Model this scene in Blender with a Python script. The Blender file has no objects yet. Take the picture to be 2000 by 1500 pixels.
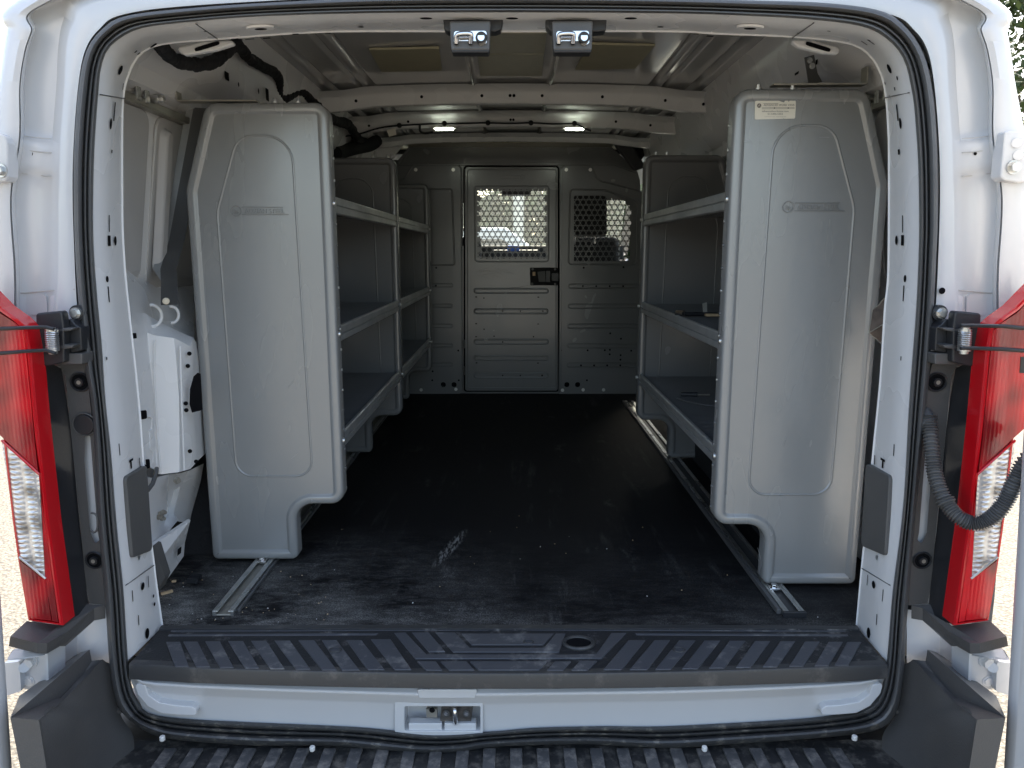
import bpy, bmesh, math, random
from mathutils import Vector, Matrix
random.seed(7)
R = math.radians
sc = bpy.context.scene

# ------------------------------------------------------------------ camera
CAMZ = 0.81; PITCH = R(10.0); FPX = 1471.0
cam = bpy.data.objects.new("camera", bpy.data.cameras.new("camera"))
sc.collection.objects.link(cam)
cam.location = (0, 0, CAMZ); cam.rotation_euler = (R(90) - PITCH, 0, 0)
cam.data.sensor_width = 36.0; cam.data.lens = 36.0 * FPX / 2000.0
cam.data.clip_start = 0.05; cam.data.clip_end = 1500
sc.camera = cam

# ------------------------------------------------------------------ sky + sun
world = bpy.data.worlds.new("World"); sc.world = world; world.use_nodes = True
wn = world.node_tree.nodes; wl = world.node_tree.links
wn.clear()
sky = wn.new("ShaderNodeTexSky"); sky.sky_type = 'NISHITA'; sky.sun_disc = False
SUN_EL, SUN_AZ = R(52), R(14)
sky.sun_elevation = SUN_EL; sky.sun_rotation = SUN_AZ
sky.air_density = 1.0; sky.dust_density = 3.5; sky.ozone_density = 0.8
bg = wn.new("ShaderNodeBackground"); bg.inputs[1].default_value = 0.15
wo = wn.new("ShaderNodeOutputWorld")
wl.new(sky.outputs[0], bg.inputs[0]); wl.new(bg.outputs[0], wo.inputs[0])
sun = bpy.data.objects.new("sun", bpy.data.lights.new("sun", 'SUN'))
sc.collection.objects.link(sun)
sun.data.energy = 3.2; sun.data.angle = R(0.5); sun.data.color = (1.0, 0.95, 0.87)
sd = Vector((math.sin(SUN_AZ) * math.cos(SUN_EL), math.cos(SUN_AZ) * math.cos(SUN_EL), math.sin(SUN_EL)))
sun.rotation_euler = (-sd).to_track_quat('-Z', 'Y').to_euler()
sc.view_settings.view_transform = 'Standard'; sc.view_settings.look = 'None'
sc.view_settings.exposure = 2.1; sc.view_settings.gamma = 1.0
sc.view_settings.use_curve_mapping = False
sc.view_settings.use_white_balance = True; sc.view_settings.white_balance_temperature = 7150; sc.view_settings.white_balance_tint = 10
sc.cycles.max_bounces = 14; sc.cycles.diffuse_bounces = 8; sc.cycles.glossy_bounces = 5
sc.cycles.transparent_max_bounces = 10; sc.cycles.sample_clamp_indirect = 6.0
sc.cycles.use_denoising = True
sc.cycles.caustics_reflective = False; sc.cycles.caustics_refractive = False

# ------------------------------------------------------------------ sight lines
CP, SP = math.cos(PITCH), math.sin(PITCH)
def ray(u, v):
    a, b = u - 1000.0, 750.0 - v
    return Vector((a, FPX * CP + b * SP, -FPX * SP + b * CP))
def at(u, v, Y):
    r = ray(u, v); t = Y / r.y
    return Vector((r.x * t, Y, CAMZ + r.z * t))
def atz(u, v, Z):
    r = ray(u, v); t = (Z - CAMZ) / r.z
    return Vector((r.x * t, r.y * t, Z))
def atx(u, v, X):
    r = ray(u, v); t = X / r.x
    return Vector((X, r.y * t, CAMZ + r.z * t))

# ------------------------------------------------------------------ materials
def new_mat(name):
    m = bpy.data.materials.new(name); m.use_nodes = True
    nt = m.node_tree; p = nt.nodes["Principled BSDF"]
    return m, nt, p
def mat(name, col, rough=0.5, metal=0.0, coat=0.0, spec=0.5, bump=0.0, bscale=60.0, var=0.0, vscale=6.0,
        dirt=None, dscale=9.0, dth=(0.55, 0.75), rvar=0.0, stretch=None):
    m, nt, p = new_mat(name)
    N, L = nt.nodes, nt.links
    p.inputs["Base Color"].default_value = (*col, 1)
    p.inputs["Roughness"].default_value = rough; p.inputs["Metallic"].default_value = metal
    p.inputs["Specular IOR Level"].default_value = spec
    p.inputs["Coat Weight"].default_value = coat; p.inputs["Coat Roughness"].default_value = 0.08
    tc = N.new("ShaderNodeTexCoord"); src = tc.outputs["Object"]
    if stretch:
        mp = N.new("ShaderNodeMapping"); mp.inputs["Scale"].default_value = stretch
        L.new(src, mp.inputs[0]); src = mp.outputs[0]
    colout = None
    if var:
        n = N.new("ShaderNodeTexNoise"); n.inputs["Scale"].default_value = vscale; n.inputs["Detail"].default_value = 3
        L.new(src, n.inputs[0])
        mr = N.new("ShaderNodeMapRange"); mr.inputs[1].default_value = 0.3; mr.inputs[2].default_value = 0.7
        mr.inputs[3].default_value = 1 - var; mr.inputs[4].default_value = 1 + var
        L.new(n.outputs[0], mr.inputs[0])
        mx = N.new("ShaderNodeVectorMath"); mx.operation = 'SCALE'
        mx.inputs[0].default_value = col; L.new(mr.outputs[0], mx.inputs[3])
        colout = mx.outputs[0]
        L.new(colout, p.inputs["Base Color"])
    if dirt:
        n = N.new("ShaderNodeTexNoise"); n.inputs["Scale"].default_value = dscale; n.inputs["Detail"].default_value = 8
        n.inputs["Roughness"].default_value = 0.7
        L.new(src, n.inputs[0])
        mr = N.new("ShaderNodeMapRange"); mr.inputs[1].default_value = dth[0]; mr.inputs[2].default_value = dth[1]
        L.new(n.outputs[0], mr.inputs[0])
        mx = N.new("ShaderNodeMix"); mx.data_type = 'RGBA'
        L.new(mr.outputs[0], mx.inputs[0]); mx.inputs[6].default_value = (*col, 1)
        if colout: L.new(colout, mx.inputs[6])
        mx.inputs[7].default_value = (*dirt, 1)
        L.new(mx.outputs[2], p.inputs["Base Color"])
    if rvar:
        n = N.new("ShaderNodeTexNoise"); n.inputs["Scale"].default_value = 5; n.inputs["Detail"].default_value = 2
        L.new(src, n.inputs[0])
        mr = N.new("ShaderNodeMapRange"); mr.inputs[3].default_value = max(0.02, rough - rvar); mr.inputs[4].default_value = rough + rvar
        mr.inputs[1].default_value = 0.3; mr.inputs[2].default_value = 0.7
        L.new(n.outputs[0], mr.inputs[0]); L.new(mr.outputs[0], p.inputs["Roughness"])
    if bump:
        n = N.new("ShaderNodeTexNoise"); n.inputs["Scale"].default_value = bscale; n.inputs["Detail"].default_value = 3
        L.new(src, n.inputs[0])
        b = N.new("ShaderNodeBump"); b.inputs["Strength"].default_value = bump; b.inputs["Distance"].default_value = 0.002
        L.new(n.outputs[0], b.inputs["Height"]); L.new(b.outputs[0], p.inputs["Normal"])
    return m
M = {}
M['white'] = mat("white_body_paint", (0.61, 0.615, 0.62), 0.22, coat=0.3, rvar=0.04, bump=0.03, bscale=6, var=0.015, vscale=4)
M['white_in'] = mat("white_primer_paint", (0.80, 0.795, 0.785), 0.28, rvar=0.04, bump=0.03, bscale=6, var=0.015, vscale=4)
M['roof'] = mat("white_roof_paint", (0.60, 0.59, 0.58), 0.10, coat=0.5, rvar=0.03, bump=0.05, bscale=8, var=0.05)
M['cover'] = mat("light_grey_gloss", (0.50, 0.485, 0.47), 0.2, rvar=0.06, var=0.04, bump=0.08, bscale=5)
M['rubber'] = mat("black_rubber", (0.10, 0.10, 0.10), 0.42, rvar=0.05, bump=0.15, bscale=160)
M["rubber_low"] = mat("dusty_black_rubber", (0.05, 0.05, 0.05), 0.5, bump=0.3, bscale=160, dirt=(0.22, 0.20, 0.17), dscale=40, dth=(0.54, 0.68))
M['rubber_dirty'] = M['rubber']
M['blackp'] = mat("black_plastic", (0.022, 0.023, 0.026), 0.38, rvar=0.08, bump=0.12, bscale=250)
M['greyp'] = mat("textured_grey_plastic", (0.092, 0.089, 0.086), 0.38, rvar=0.04, bump=0.25, bscale=380, dirt=(0.09, 0.085, 0.08), dscale=10)
M['coverp'] = mat("taupe_plastic", (0.10, 0.097, 0.092), 0.5, bump=0.2, bscale=300, var=0.04)
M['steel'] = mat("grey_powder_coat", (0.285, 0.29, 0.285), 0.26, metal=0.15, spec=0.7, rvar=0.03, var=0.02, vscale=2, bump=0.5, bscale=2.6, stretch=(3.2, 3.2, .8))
M['steel_d'] = mat("shaded_powder_coat", (0.182, 0.188, 0.190), 0.24, metal=0.15, spec=0.7, rvar=0.04, var=0.03, vscale=3, bump=0.3, bscale=3)  # same grey coat, darkened to paint in the dim light deeper inside
M['lip'] = mat("grey_shelf_lip", (0.33, 0.34, 0.34), 0.38, metal=0.3, rvar=0.12, var=0.08, vscale=30)
M['flat_bar'] = mat("dark_grey_bar", (0.09, 0.09, 0.088), 0.45, metal=0.2, rvar=0.1)
M['zinc'] = mat("zinc_plate", (0.62, 0.62, 0.60), 0.3, metal=0.9, rvar=0.12, var=0.12, vscale=40)
M['galv'] = mat("galvanised_channel", (0.42, 0.40, 0.35), 0.4, metal=0.7, rvar=0.1, var=0.15, vscale=20)
M['worn'] = mat('worn_bare_steel', (0.17, 0.155, 0.14), 0.32, metal=0.85, bump=0.6, bscale=120, var=0.4, vscale=70)
M['chrome'] = mat("chrome", (0.75, 0.74, 0.73), 0.12, metal=1.0)
M['dark'] = mat("opening_shade", (0.006, 0.006, 0.007), 0.9, spec=0.1)  # flat black painting the shade inside holes, recesses and gaps
M['harness'] = mat("black_loom_tape", (0.012, 0.012, 0.013), 0.85, bump=0.9, bscale=120)
M['pad'] = mat("olive_damping_pad", (0.42, 0.385, 0.26), 0.55, var=0.05, vscale=20)
M['padf'] = mat("foil_damping_pad", (0.50, 0.47, 0.34), 0.32, metal=0.4, bump=0.6, bscale=14, stretch=(4, 40, 1), var=0.12, vscale=8)
M['sill'] = mat("sill_plate_groove", (0.016, 0.017, 0.019), 0.6, bump=0.4, bscale=260, dirt=(0.20, 0.19, 0.18), dscale=18, dth=(0.56, 0.72))
M['sill_lip'] = mat("sill_plate_lip", (0.042, 0.042, 0.042), 0.42, bump=0.15, bscale=260, dirt=(0.12, 0.11, 0.10), dscale=14, dth=(0.55, 0.75))
M['tile'] = mat("sill_plate_tread", (0.066, 0.069, 0.078), 0.40, bump=0.15, bscale=220, dirt=(0.22, 0.215, 0.205), dscale=20, dth=(0.55, 0.72))  # sky reflection on the treads put into a lighter, bluish colour; dirt on top
M['step'] = mat("step_plastic", (0.030, 0.030, 0.030), 0.5, bump=0.3, bscale=120, dirt=(0.16, 0.145, 0.125), dscale=30, dth=(0.48, 0.68))
M['ribm'] = mat("step_rib_plastic", (0.085, 0.084, 0.085), 0.42, bump=0.3, bscale=90, dirt=(0.24, 0.22, 0.20), dscale=34, dth=(0.48, 0.66))
M['whitepl'] = mat("white_nylon", (0.7, 0.69, 0.66), 0.4)
M['seat'] = mat("black_seat_cloth", (0.02, 0.02, 0.021), 0.8, bump=0.4, bscale=300)
M['dash'] = mat("dark_dash_plastic", (0.03, 0.03, 0.031), 0.6, bump=0.2, bscale=200)
M['paper'] = mat("sticker_paper", (0.80, 0.76, 0.66), 0.45, var=0.05, vscale=30)
M['ink'] = mat("sticker_ink", (0.13, 0.11, 0.10), 0.6)
M['blue'] = mat("blue_plastic", (0.10, 0.2, 0.62), 0.5)
M['brown'] = mat("brown_leather", (0.10, 0.075, 0.06), 0.5, var=0.35, vscale=60, bump=0.3, bscale=80)
M['wood'] = mat("pale_wood", (0.55, 0.40, 0.24), 0.7, var=0.2, vscale=60)
M['red'] = None
def text_mat_lamp():
    m, nt, p = new_mat("red_lens"); N, L = nt.nodes, nt.links
    tc = N.new("ShaderNodeTexCoord")
    w = N.new("ShaderNodeTexWave"); w.wave_type = 'BANDS'; w.bands_direction = 'X'; w.inputs["Scale"].default_value = 45
    w.inputs["Distortion"].default_value = 1.0
    n = N.new("ShaderNodeTexNoise"); n.inputs["Scale"].default_value = 11; n.inputs["Detail"].default_value = 2
    mp = N.new("ShaderNodeMapping"); mp.inputs["Scale"].default_value = (1, 1, .55)
    L.new(tc.outputs["Object"], w.inputs[0]); L.new(tc.outputs["Object"], mp.inputs[0]); L.new(mp.outputs[0], n.inputs[0])
    cr = N.new("ShaderNodeValToRGB")
    cr.color_ramp.elements[0].position = 0.42; cr.color_ramp.elements[0].color = (0.22, 0.003, 0.006, 1)
    cr.color_ramp.elements[1].position = 0.58; cr.color_ramp.elements[1].color = (0.72, 0.006, 0.014, 1)
    L.new(n.outputs[0], cr.inputs[0]); L.new(cr.outputs[0], p.inputs["Base Color"])
    b = N.new("ShaderNodeBump"); b.inputs["Strength"].default_value = 0.25; b.inputs["Distance"].default_value = 0.001
    L.new(w.outputs[1], b.inputs["Height"]); L.new(b.outputs[0], p.inputs["Normal"])
    p.inputs["Roughness"].default_value = 0.25; p.inputs["Coat Weight"].default_value = 1.0; p.inputs["Coat Roughness"].default_value = 0.03
    return m
M['red'] = text_mat_lamp()
M['red_rim'] = mat("red_lens_rim", (0.62, 0.006, 0.012), 0.1, coat=1.0)
def clear_lamp():
    m, nt, p = new_mat("clear_lens_reflector"); N, L = nt.nodes, nt.links
    tc = N.new("ShaderNodeTexCoord")
    w = N.new("ShaderNodeTexWave"); w.bands_direction = 'Z'; w.inputs["Scale"].default_value = 34; w.inputs["Distortion"].default_value = 2.5
    w2 = N.new("ShaderNodeTexWave"); w2.bands_direction = 'X'; w2.inputs["Scale"].default_value = 13; w2.inputs["Distortion"].default_value = 2.0
    v = N.new("ShaderNodeTexVoronoi"); v.inputs["Scale"].default_value = 30
    for t_ in (w, w2, v): L.new(tc.outputs["Object"], t_.inputs[0])
    cr = N.new("ShaderNodeValToRGB"); cr.color_ramp.elements[0].color = (0.30, 0.28, 0.25, 1); cr.color_ramp.elements[1].color = (0.85, 0.84, 0.81, 1)
    cr.color_ramp.elements[0].position = 0.15; cr.color_ramp.elements[1].position = 0.5
    L.new(v.outputs[0], cr.inputs[0]); L.new(cr.outputs[0], p.inputs["Base Color"])
    ad = N.new("ShaderNodeMath"); ad.operation = 'MULTIPLY'; L.new(w.outputs[1], ad.inputs[0]); L.new(w2.outputs[1], ad.inputs[1])
    b = N.new("ShaderNodeBump"); b.inputs["Strength"].default_value = 0.9; b.inputs["Distance"].default_value = 0.003
    L.new(ad.outputs[0], b.inputs["Height"]); L.new(b.outputs[0], p.inputs["Normal"])
    p.inputs["Metallic"].default_value = 0.55; p.inputs["Roughness"].default_value = 0.2
    p.inputs["Coat Weight"].default_value = 1.0; p.inputs["Coat Roughness"].default_value = 0.04
    return m
M['clear'] = clear_lamp()
def led_mat():
    m, nt, p = new_mat("lit_lamp_lens")
    p.inputs["Base Color"].default_value = (0.9, 0.95, 0.9, 1)
    p.inputs["Emission Color"].default_value = (0.86, 1.0, 0.90, 1); p.inputs["Emission Strength"].default_value = 8.0
    return m
M['led'] = led_mat()
def glass_mat():
    m, nt, p = new_mat("dusty_window_glass"); N, L = nt.nodes, nt.links
    out = N["Material Output"]
    tr = N.new("ShaderNodeBsdfTransparent"); tr.inputs[0].default_value = (0.86, 0.93, 0.89, 1)
    gl = N.new("ShaderNodeBsdfGlossy"); gl.inputs["Roughness"].default_value = 0.02
    tl = N.new("ShaderNodeBsdfTranslucent"); tl.inputs[0].default_value = (0.8, 0.88, 0.82, 1)
    m1 = N.new("ShaderNodeMixShader"); m1.inputs[0].default_value = 0.06
    m2 = N.new("ShaderNodeMixShader"); m2.inputs[0].default_value = 0.05
    L.new(tr.outputs[0], m1.inputs[1]); L.new(gl.outputs[0], m1.inputs[2])
    L.new(m1.outputs[0], m2.inputs[1]); L.new(tl.outputs[0], m2.inputs[2]); L.new(m2.outputs[0], out.inputs[0])
    return m
M['glass'] = glass_mat()
def floor_mat_m():
    m, nt, p = new_mat("dusty_black_floor_mat"); N, L = nt.nodes, nt.links
    tc = N.new("ShaderNodeTexCoord"); O = tc.outputs["Object"]
    def noise(scale, det, stretch=None, rough=0.6, rot=0):
        n = N.new("ShaderNodeTexNoise"); n.inputs["Scale"].default_value = scale; n.inputs["Detail"].default_value = det
        n.inputs["Roughness"].default_value = rough
        if stretch:
            mp = N.new("ShaderNodeMapping"); mp.inputs["Scale"].default_value = stretch; mp.inputs["Rotation"].default_value = (0, 0, rot)
            L.new(O, mp.inputs[0]); L.new(mp.outputs[0], n.inputs[0])
        else: L.new(O, n.inputs[0])
        return n.outputs[0]
    def rng(s, a, b, c, d):
        r = N.new("ShaderNodeMapRange"); L.new(s, r.inputs[0])
        for i, x in enumerate((a, b, c, d)): r.inputs[i + 1].default_value = x
        return r.outputs[0]
    def math_(op, a, b=0.0):
        q = N.new("ShaderNodeMath"); q.operation = op
        for i, x in enumerate((a, b)):
            if isinstance(x, (int, float)): q.inputs[i].default_value = x
            else: L.new(x, q.inputs[i])
        return q.outputs[0]
    sep = N.new("ShaderNodeSeparateXYZ"); L.new(O, sep.inputs[0])
    X, Y = sep.outputs[0], sep.outputs[1]
    # dust gathers towards the tail end and the left side of the mat (object origin = its centre)
    near = rng(Y, -0.75, -1.37, 0.0, 1.0)
    left = rng(X, 0.05, -0.75, 0.0, 1.0)
    edge = rng(Y, -1.30, -1.375, 0.0, 1.0)
    grow = math_('ADD', math_('MULTIPLY', near, math_('ADD', math_('MULTIPLY', left, 0.9), 0.18)), math_('MULTIPLY', edge, 0.25))
    d1 = rng(noise(5, 6), 0.40, 0.68, 0.0, 1.0)
    d2 = rng(noise(16, 8, (1, 2.6, 1), 0.75, 0.5), 0.45, 0.72, 0.0, 1.0)
    grain = rng(noise(420, 2), 0.42, 0.66, 0.0, 1.0)
    dust = math_('MULTIPLY', grow, math_('ADD', math_('MULTIPLY', d1, 0.55), math_('MULTIPLY', d2, 0.6)))
    dust = math_('MULTIPLY', dust, math_('ADD', math_('MULTIPLY', grain, 1.6), 0.5))
    # scattered pale scuffs
    sc1 = rng(noise(7, 9, (1.0, .45, 1), 0.72, -0.5), 0.60, 0.76, 0.0, 0.7)
    long_ = rng(noise(9, 7, (2.2, .22, 1), 0.7, 0.12), 0.55, 0.72, 0.0, 0.42)
    sc1 = math_('ADD', sc1, math_('MULTIPLY', long_, rng(noise(3, 3), 0.45, 0.6, 0.0, 1.0)))
    scg = math_('MULTIPLY', sc1, math_('ADD', math_('MULTIPLY', grain, 0.8), 0.2))
    # one long chalky scrape left of the middle
    mp = N.new("ShaderNodeMapping"); mp.inputs["Location"].default_value = (0.17, 0.93, 0); mp.vector_type = 'POINT'
    L.new(O, mp.inputs[0])
    rot = N.new("ShaderNodeVectorRotate"); rot.rotation_type = 'Z_AXIS'; rot.inputs["Angle"].default_value = R(14)
    L.new(mp.outputs[0], rot.inputs[0])
    s2 = N.new("ShaderNodeSeparateXYZ"); L.new(rot.outputs[0], s2.inputs[0])
    ex = math_('POWER', math_('ABSOLUTE', math_('MULTIPLY', s2.outputs[0], 50)), 2.0)
    ey = math_('POWER', math_('ABSOLUTE', math_('MULTIPLY', s2.outputs[1], 7)), 2.0)
    bl = rng(math_('ADD', ex, ey), 0.2, 1.1, 1.0, 0.0)
    scr = math_('MULTIPLY', bl, rng(noise(55, 7, (2.5, .5, 1), 0.75, R(14)), 0.46, 0.60, 0.0, 1.0))
    tot = N.new("ShaderNodeClamp"); L.new(math_('ADD', math_('ADD', dust, scg), scr), tot.inputs[0])
    mx = N.new("ShaderNodeMix"); mx.data_type = 'RGBA'; L.new(tot.outputs[0], mx.inputs[0])
    mx.inputs[6].default_value = (0.0065, 0.0065, 0.0075, 1); mx.inputs[7].default_value = (0.25, 0.245, 0.228, 1)
    L.new(mx.outputs[2], p.inputs["Base Color"])
    p.inputs["Roughness"].default_value = 0.7; p.inputs["Specular IOR Level"].default_value = 0.22
    b = N.new("ShaderNodeBump"); b.inputs["Strength"].default_value = 0.5; b.inputs["Distance"].default_value = 0.0015
    L.new(noise(330, 2), b.inputs["Height"]); L.new(b.outputs[0], p.inputs["Normal"])
    return m
M['mat'] = floor_mat_m()
def ground_mat():
    m, nt, p = new_mat("weathered_asphalt"); N, L = nt.nodes, nt.links
    tc = N.new("ShaderNodeTexCoord")
    v = N.new("ShaderNodeTexVoronoi"); v.inputs["Scale"].default_value = 75
    n = N.new("ShaderNodeTexNoise"); n.inputs["Scale"].default_value = 0.7; n.inputs["Detail"].default_value = 6
    L.new(tc.outputs["Object"], v.inputs[0]); L.new(tc.outputs["Object"], n.inputs[0])
    cr = N.new("ShaderNodeValToRGB")
    cr.color_ramp.elements[0].position = 0.1; cr.color_ramp.elements[0].color = (0.240, 0.228, 0.196, 1)
    cr.color_ramp.elements[1].position = 0.75; cr.color_ramp.elements[1].color = (0.112, 0.106, 0.092, 1)
    L.new(v.outputs[0], cr.inputs[0])
    mr = N.new("ShaderNodeMapRange"); mr.inputs[3].default_value = 0.85; mr.inputs[4].default_value = 1.12
    L.new(n.outputs[0], mr.inputs[0])
    sm = N.new("ShaderNodeVectorMath"); sm.operation = 'SCALE'; L.new(cr.outputs[0], sm.inputs[0]); L.new(mr.outputs[0], sm.inputs[3])
    L.new(sm.outputs[0], p.inputs["Base Color"]); p.inputs["Roughness"].default_value = 0.9
    b = N.new("ShaderNodeBump"); b.inputs["Strength"].default_value = 0.8; b.inputs["Distance"].default_value = 0.008
    b.invert = True
    L.new(v.outputs[0], b.inputs["Height"]); L.new(b.outputs[0], p.inputs["Normal"])
    return m
M['ground'] = ground_mat()
def leaf_mat():
    m, nt, p = new_mat("leaves"); N, L = nt.nodes, nt.links
    tc = N.new("ShaderNodeTexCoord")
    n = N.new("ShaderNodeTexNoise"); n.inputs["Scale"].default_value = 0.9; n.inputs["Detail"].default_value = 5
    L.new(tc.outputs["Object"], n.inputs[0])
    cr = N.new("ShaderNodeValToRGB")
    cr.color_ramp.elements[0].position = 0.35; cr.color_ramp.elements[0].color = (0.028, 0.055, 0.016, 1)
    cr.color_ramp.elements[1].position = 0.65; cr.color_ramp.elements[1].color = (0.085, 0.13, 0.035, 1)
    L.new(n.outputs[0], cr.inputs[0]); L.new(cr.outputs[0], p.inputs["Base Color"])
    p.inputs["Roughness"].default_value = 0.6
    return m
M['leaf'] = leaf_mat()
M['bark'] = mat("bark", (0.12, 0.095, 0.07), 0.9, bump=1, bscale=20, var=0.2)
M['grass'] = mat("grass", (0.07, 0.11, 0.03), 0.9, var=0.3, vscale=2)

# ------------------------------------------------------------------ mesh builder
class MB:
    def __init__(s): s.v = []; s.f = []; s.fm = []; s.fs = []; s.mats = []
    def mi(s, m):
        m = M[m] if isinstance(m, str) else m
        if m not in s.mats: s.mats.append(m)
        return s.mats.index(m)
    def add(s, vs, fs, m, smooth=False):
        o = len(s.v); s.v += [Vector(v) for v in vs]; k = s.mi(m)
        for f in fs: s.f.append([i + o for i in f]); s.fm.append(k); s.fs.append(smooth)
        return s
    def box(s, c, d, m, rot=None):
        c = Vector(c); h = [x / 2 for x in d]
        vs = [Vector((sx * h[0], sy * h[1], sz * h[2])) for sx in (-1, 1) for sy in (-1, 1) for sz in (-1, 1)]
        if rot is not None: vs = [rot @ v for v in vs]
        return s.add([v + c for v in vs], [(0, 1, 3, 2), (4, 6, 7, 5), (0, 4, 5, 1), (2, 3, 7, 6), (0, 2, 6, 4), (1, 5, 7, 3)], m)
    def prism(s, pts, vec, m, front=True, m2=None):
        pts = [Vector(p) for p in pts]; n = len(pts); vec = Vector(vec)
        s.add(pts + [p + vec for p in pts], [[(i), (i + 1) % n, n + (i + 1) % n, n + i] for i in range(n)] + [list(range(n, 2 * n))], m2 or m)
        if front: s.add(pts, [list(range(n))], m)
        return s
    def loft(s, rings, m, closed=False, cap=False, smooth=True):
        n = len(rings[0]); vs = [p for r in rings for p in r]; fs = []
        for a in range(len(rings) - 1):
            for i in range(n if closed else n - 1):
                j = (i + 1) % n
                fs.append((a * n + i, a * n + j, (a + 1) * n + j, (a + 1) * n + i))
        if cap: fs.append(list(range(n))); fs.append([(len(rings) - 1) * n + i for i in range(n)])
        return s.add(vs, fs, m, smooth)
    def tube(s, path, r, m, seg=10, rf=None):
        path = [Vector(p) for p in path]; rings = []; nrm = None
        for i, p in enumerate(path):
            t = (path[min(i + 1, len(path) - 1)] - path[max(i - 1, 0)]).normalized()
            if nrm is None:
                nrm = t.orthogonal().normalized()
            nrm = (nrm - t * nrm.dot(t)).normalized(); b = t.cross(nrm)
            rr = rf(i, len(path)) if rf else r
            rings.append([p + (nrm * math.cos(a) + b * math.sin(a)) * rr for a in [2 * math.pi * k / seg for k in range(seg)]])
        return s.loft(rings, m, closed=True, cap=True)
    def disc(s, c, nrm, r, m, ax=None, r2=None, th=0.0, seg=20, power=2.0):
        c = Vector(c); nrm = Vector(nrm).normalized()
        a = (Vector(ax) if ax is not None else nrm.orthogonal()); a = (a - nrm * a.dot(nrm)).normalized(); b = nrm.cross(a)
        r2 = r2 or r
        def sp(x): return math.copysign(abs(x) ** (2.0 / power), x)
        ring = [c + nrm * th + a * (r * sp(math.cos(q))) + b * (r2 * sp(math.sin(q))) for q in [2 * math.pi * k / seg for k in range(seg)]]
        if th:
            base = [p - nrm * th for p in ring]
            s.add(base + ring, [(i, (i + 1) % seg, seg + (i + 1) % seg, seg + i) for i in range(seg)], m, True)
        return s.add(ring, [list(range(seg))], m)
    def cyl(s, a, b, r, m, seg=16, r2=None):
        a, b = Vector(a), Vector(b)
        t = (b - a).normalized(); n = t.orthogonal().normalized(); q = t.cross(n)
        r2 = r if r2 is None else r2
        rs = [[p + (n * math.cos(x) + q * math.sin(x)) * rr for x in [2 * math.pi * k / seg for k in range(seg)]] for p, rr in ((a, r), (b, r2))]
        s.loft(rs, m, closed=True)
        s.add(rs[0], [list(range(seg))], m); return s.add(rs[1], [list(range(seg))], m)
    def hexbolt(s, c, nrm, r, m='zinc', th=0.005):
        nrm = Vector(nrm).normalized(); c = Vector(c)
        s.cyl(c, c + nrm * th * 0.3, r * 1.35, m, 16)
        return s.cyl(c, c + nrm * th, r, m, 6)
    def fill(s, loops, m, flip=False):
        bm = bmesh.new(); es = []
        for lp in loops:
            vs = [bm.verts.new(p) for p in lp]
            es += [bm.edges.new((vs[i], vs[(i + 1) % len(vs)])) for i in range(len(vs))]
        bmesh.ops.triangle_fill(bm, use_beauty=True, use_dissolve=False, edges=es)
        bm.verts.index_update()
        s.add([v.co.copy() for v in bm.verts], [[v.index for v in f.verts] for f in bm.faces], m)
        bm.free(); return s
    def build(s, name, parent=None, bevel=0.0, bseg=2, merge=True, angle=38, recalc=True):
        me = bpy.data.meshes.new(name)
        n = len(s.v); c = Vector((0, 0, 0))
        if n:
            lo = Vector((min(v.x for v in s.v), min(v.y for v in s.v), min(v.z for v in s.v)))
            hi = Vector((max(v.x for v in s.v), max(v.y for v in s.v), max(v.z for v in s.v))); c = (lo + hi) / 2
        me.from_pydata([v - c for v in s.v], [], s.f)
        for m in s.mats: me.materials.append(m)
        me.polygons.foreach_set("material_index", s.fm); me.polygons.foreach_set("use_smooth", s.fs)
        me.update()
        bm = bmesh.new(); bm.from_mesh(me)
        if merge: bmesh.ops.remove_doubles(bm, verts=bm.verts, dist=2e-5)
        if recalc: bmesh.ops.recalc_face_normals(bm, faces=bm.faces)
        bm.to_mesh(me); bm.free()
        fl = [q.use_smooth for q in me.polygons]
        me.set_sharp_from_angle(angle=R(angle))
        me.polygons.foreach_set('use_smooth', fl)
        o = bpy.data.objects.new(name, me); sc.collection.objects.link(o)
        if parent is not None:
            o.parent = parent; o.location = c - wloc(parent)
        else: o.location = c
        if bevel:
            b = o.modifiers.new("bevel", 'BEVEL'); b.width = bevel; b.segments = bseg; b.limit_method = 'ANGLE'; b.angle_limit = R(40)
        return o
def wloc(o):
    p = Vector(o.location)
    while o.parent: o = o.parent; p += Vector(o.location)
    return p
def tag(o, label=None, cat=None, group=None, kind=None):
    if label: o["label"] = label
    if cat: o["category"] = cat
    if group: o["group"] = group
    if kind: o["kind"] = kind
    return o
def empty(name, loc, label, cat, group=None):
    o = bpy.data.objects.new(name, None); sc.collection.objects.link(o); o.location = loc; o.empty_display_size = .1
    return tag(o, label, cat, group)

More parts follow.
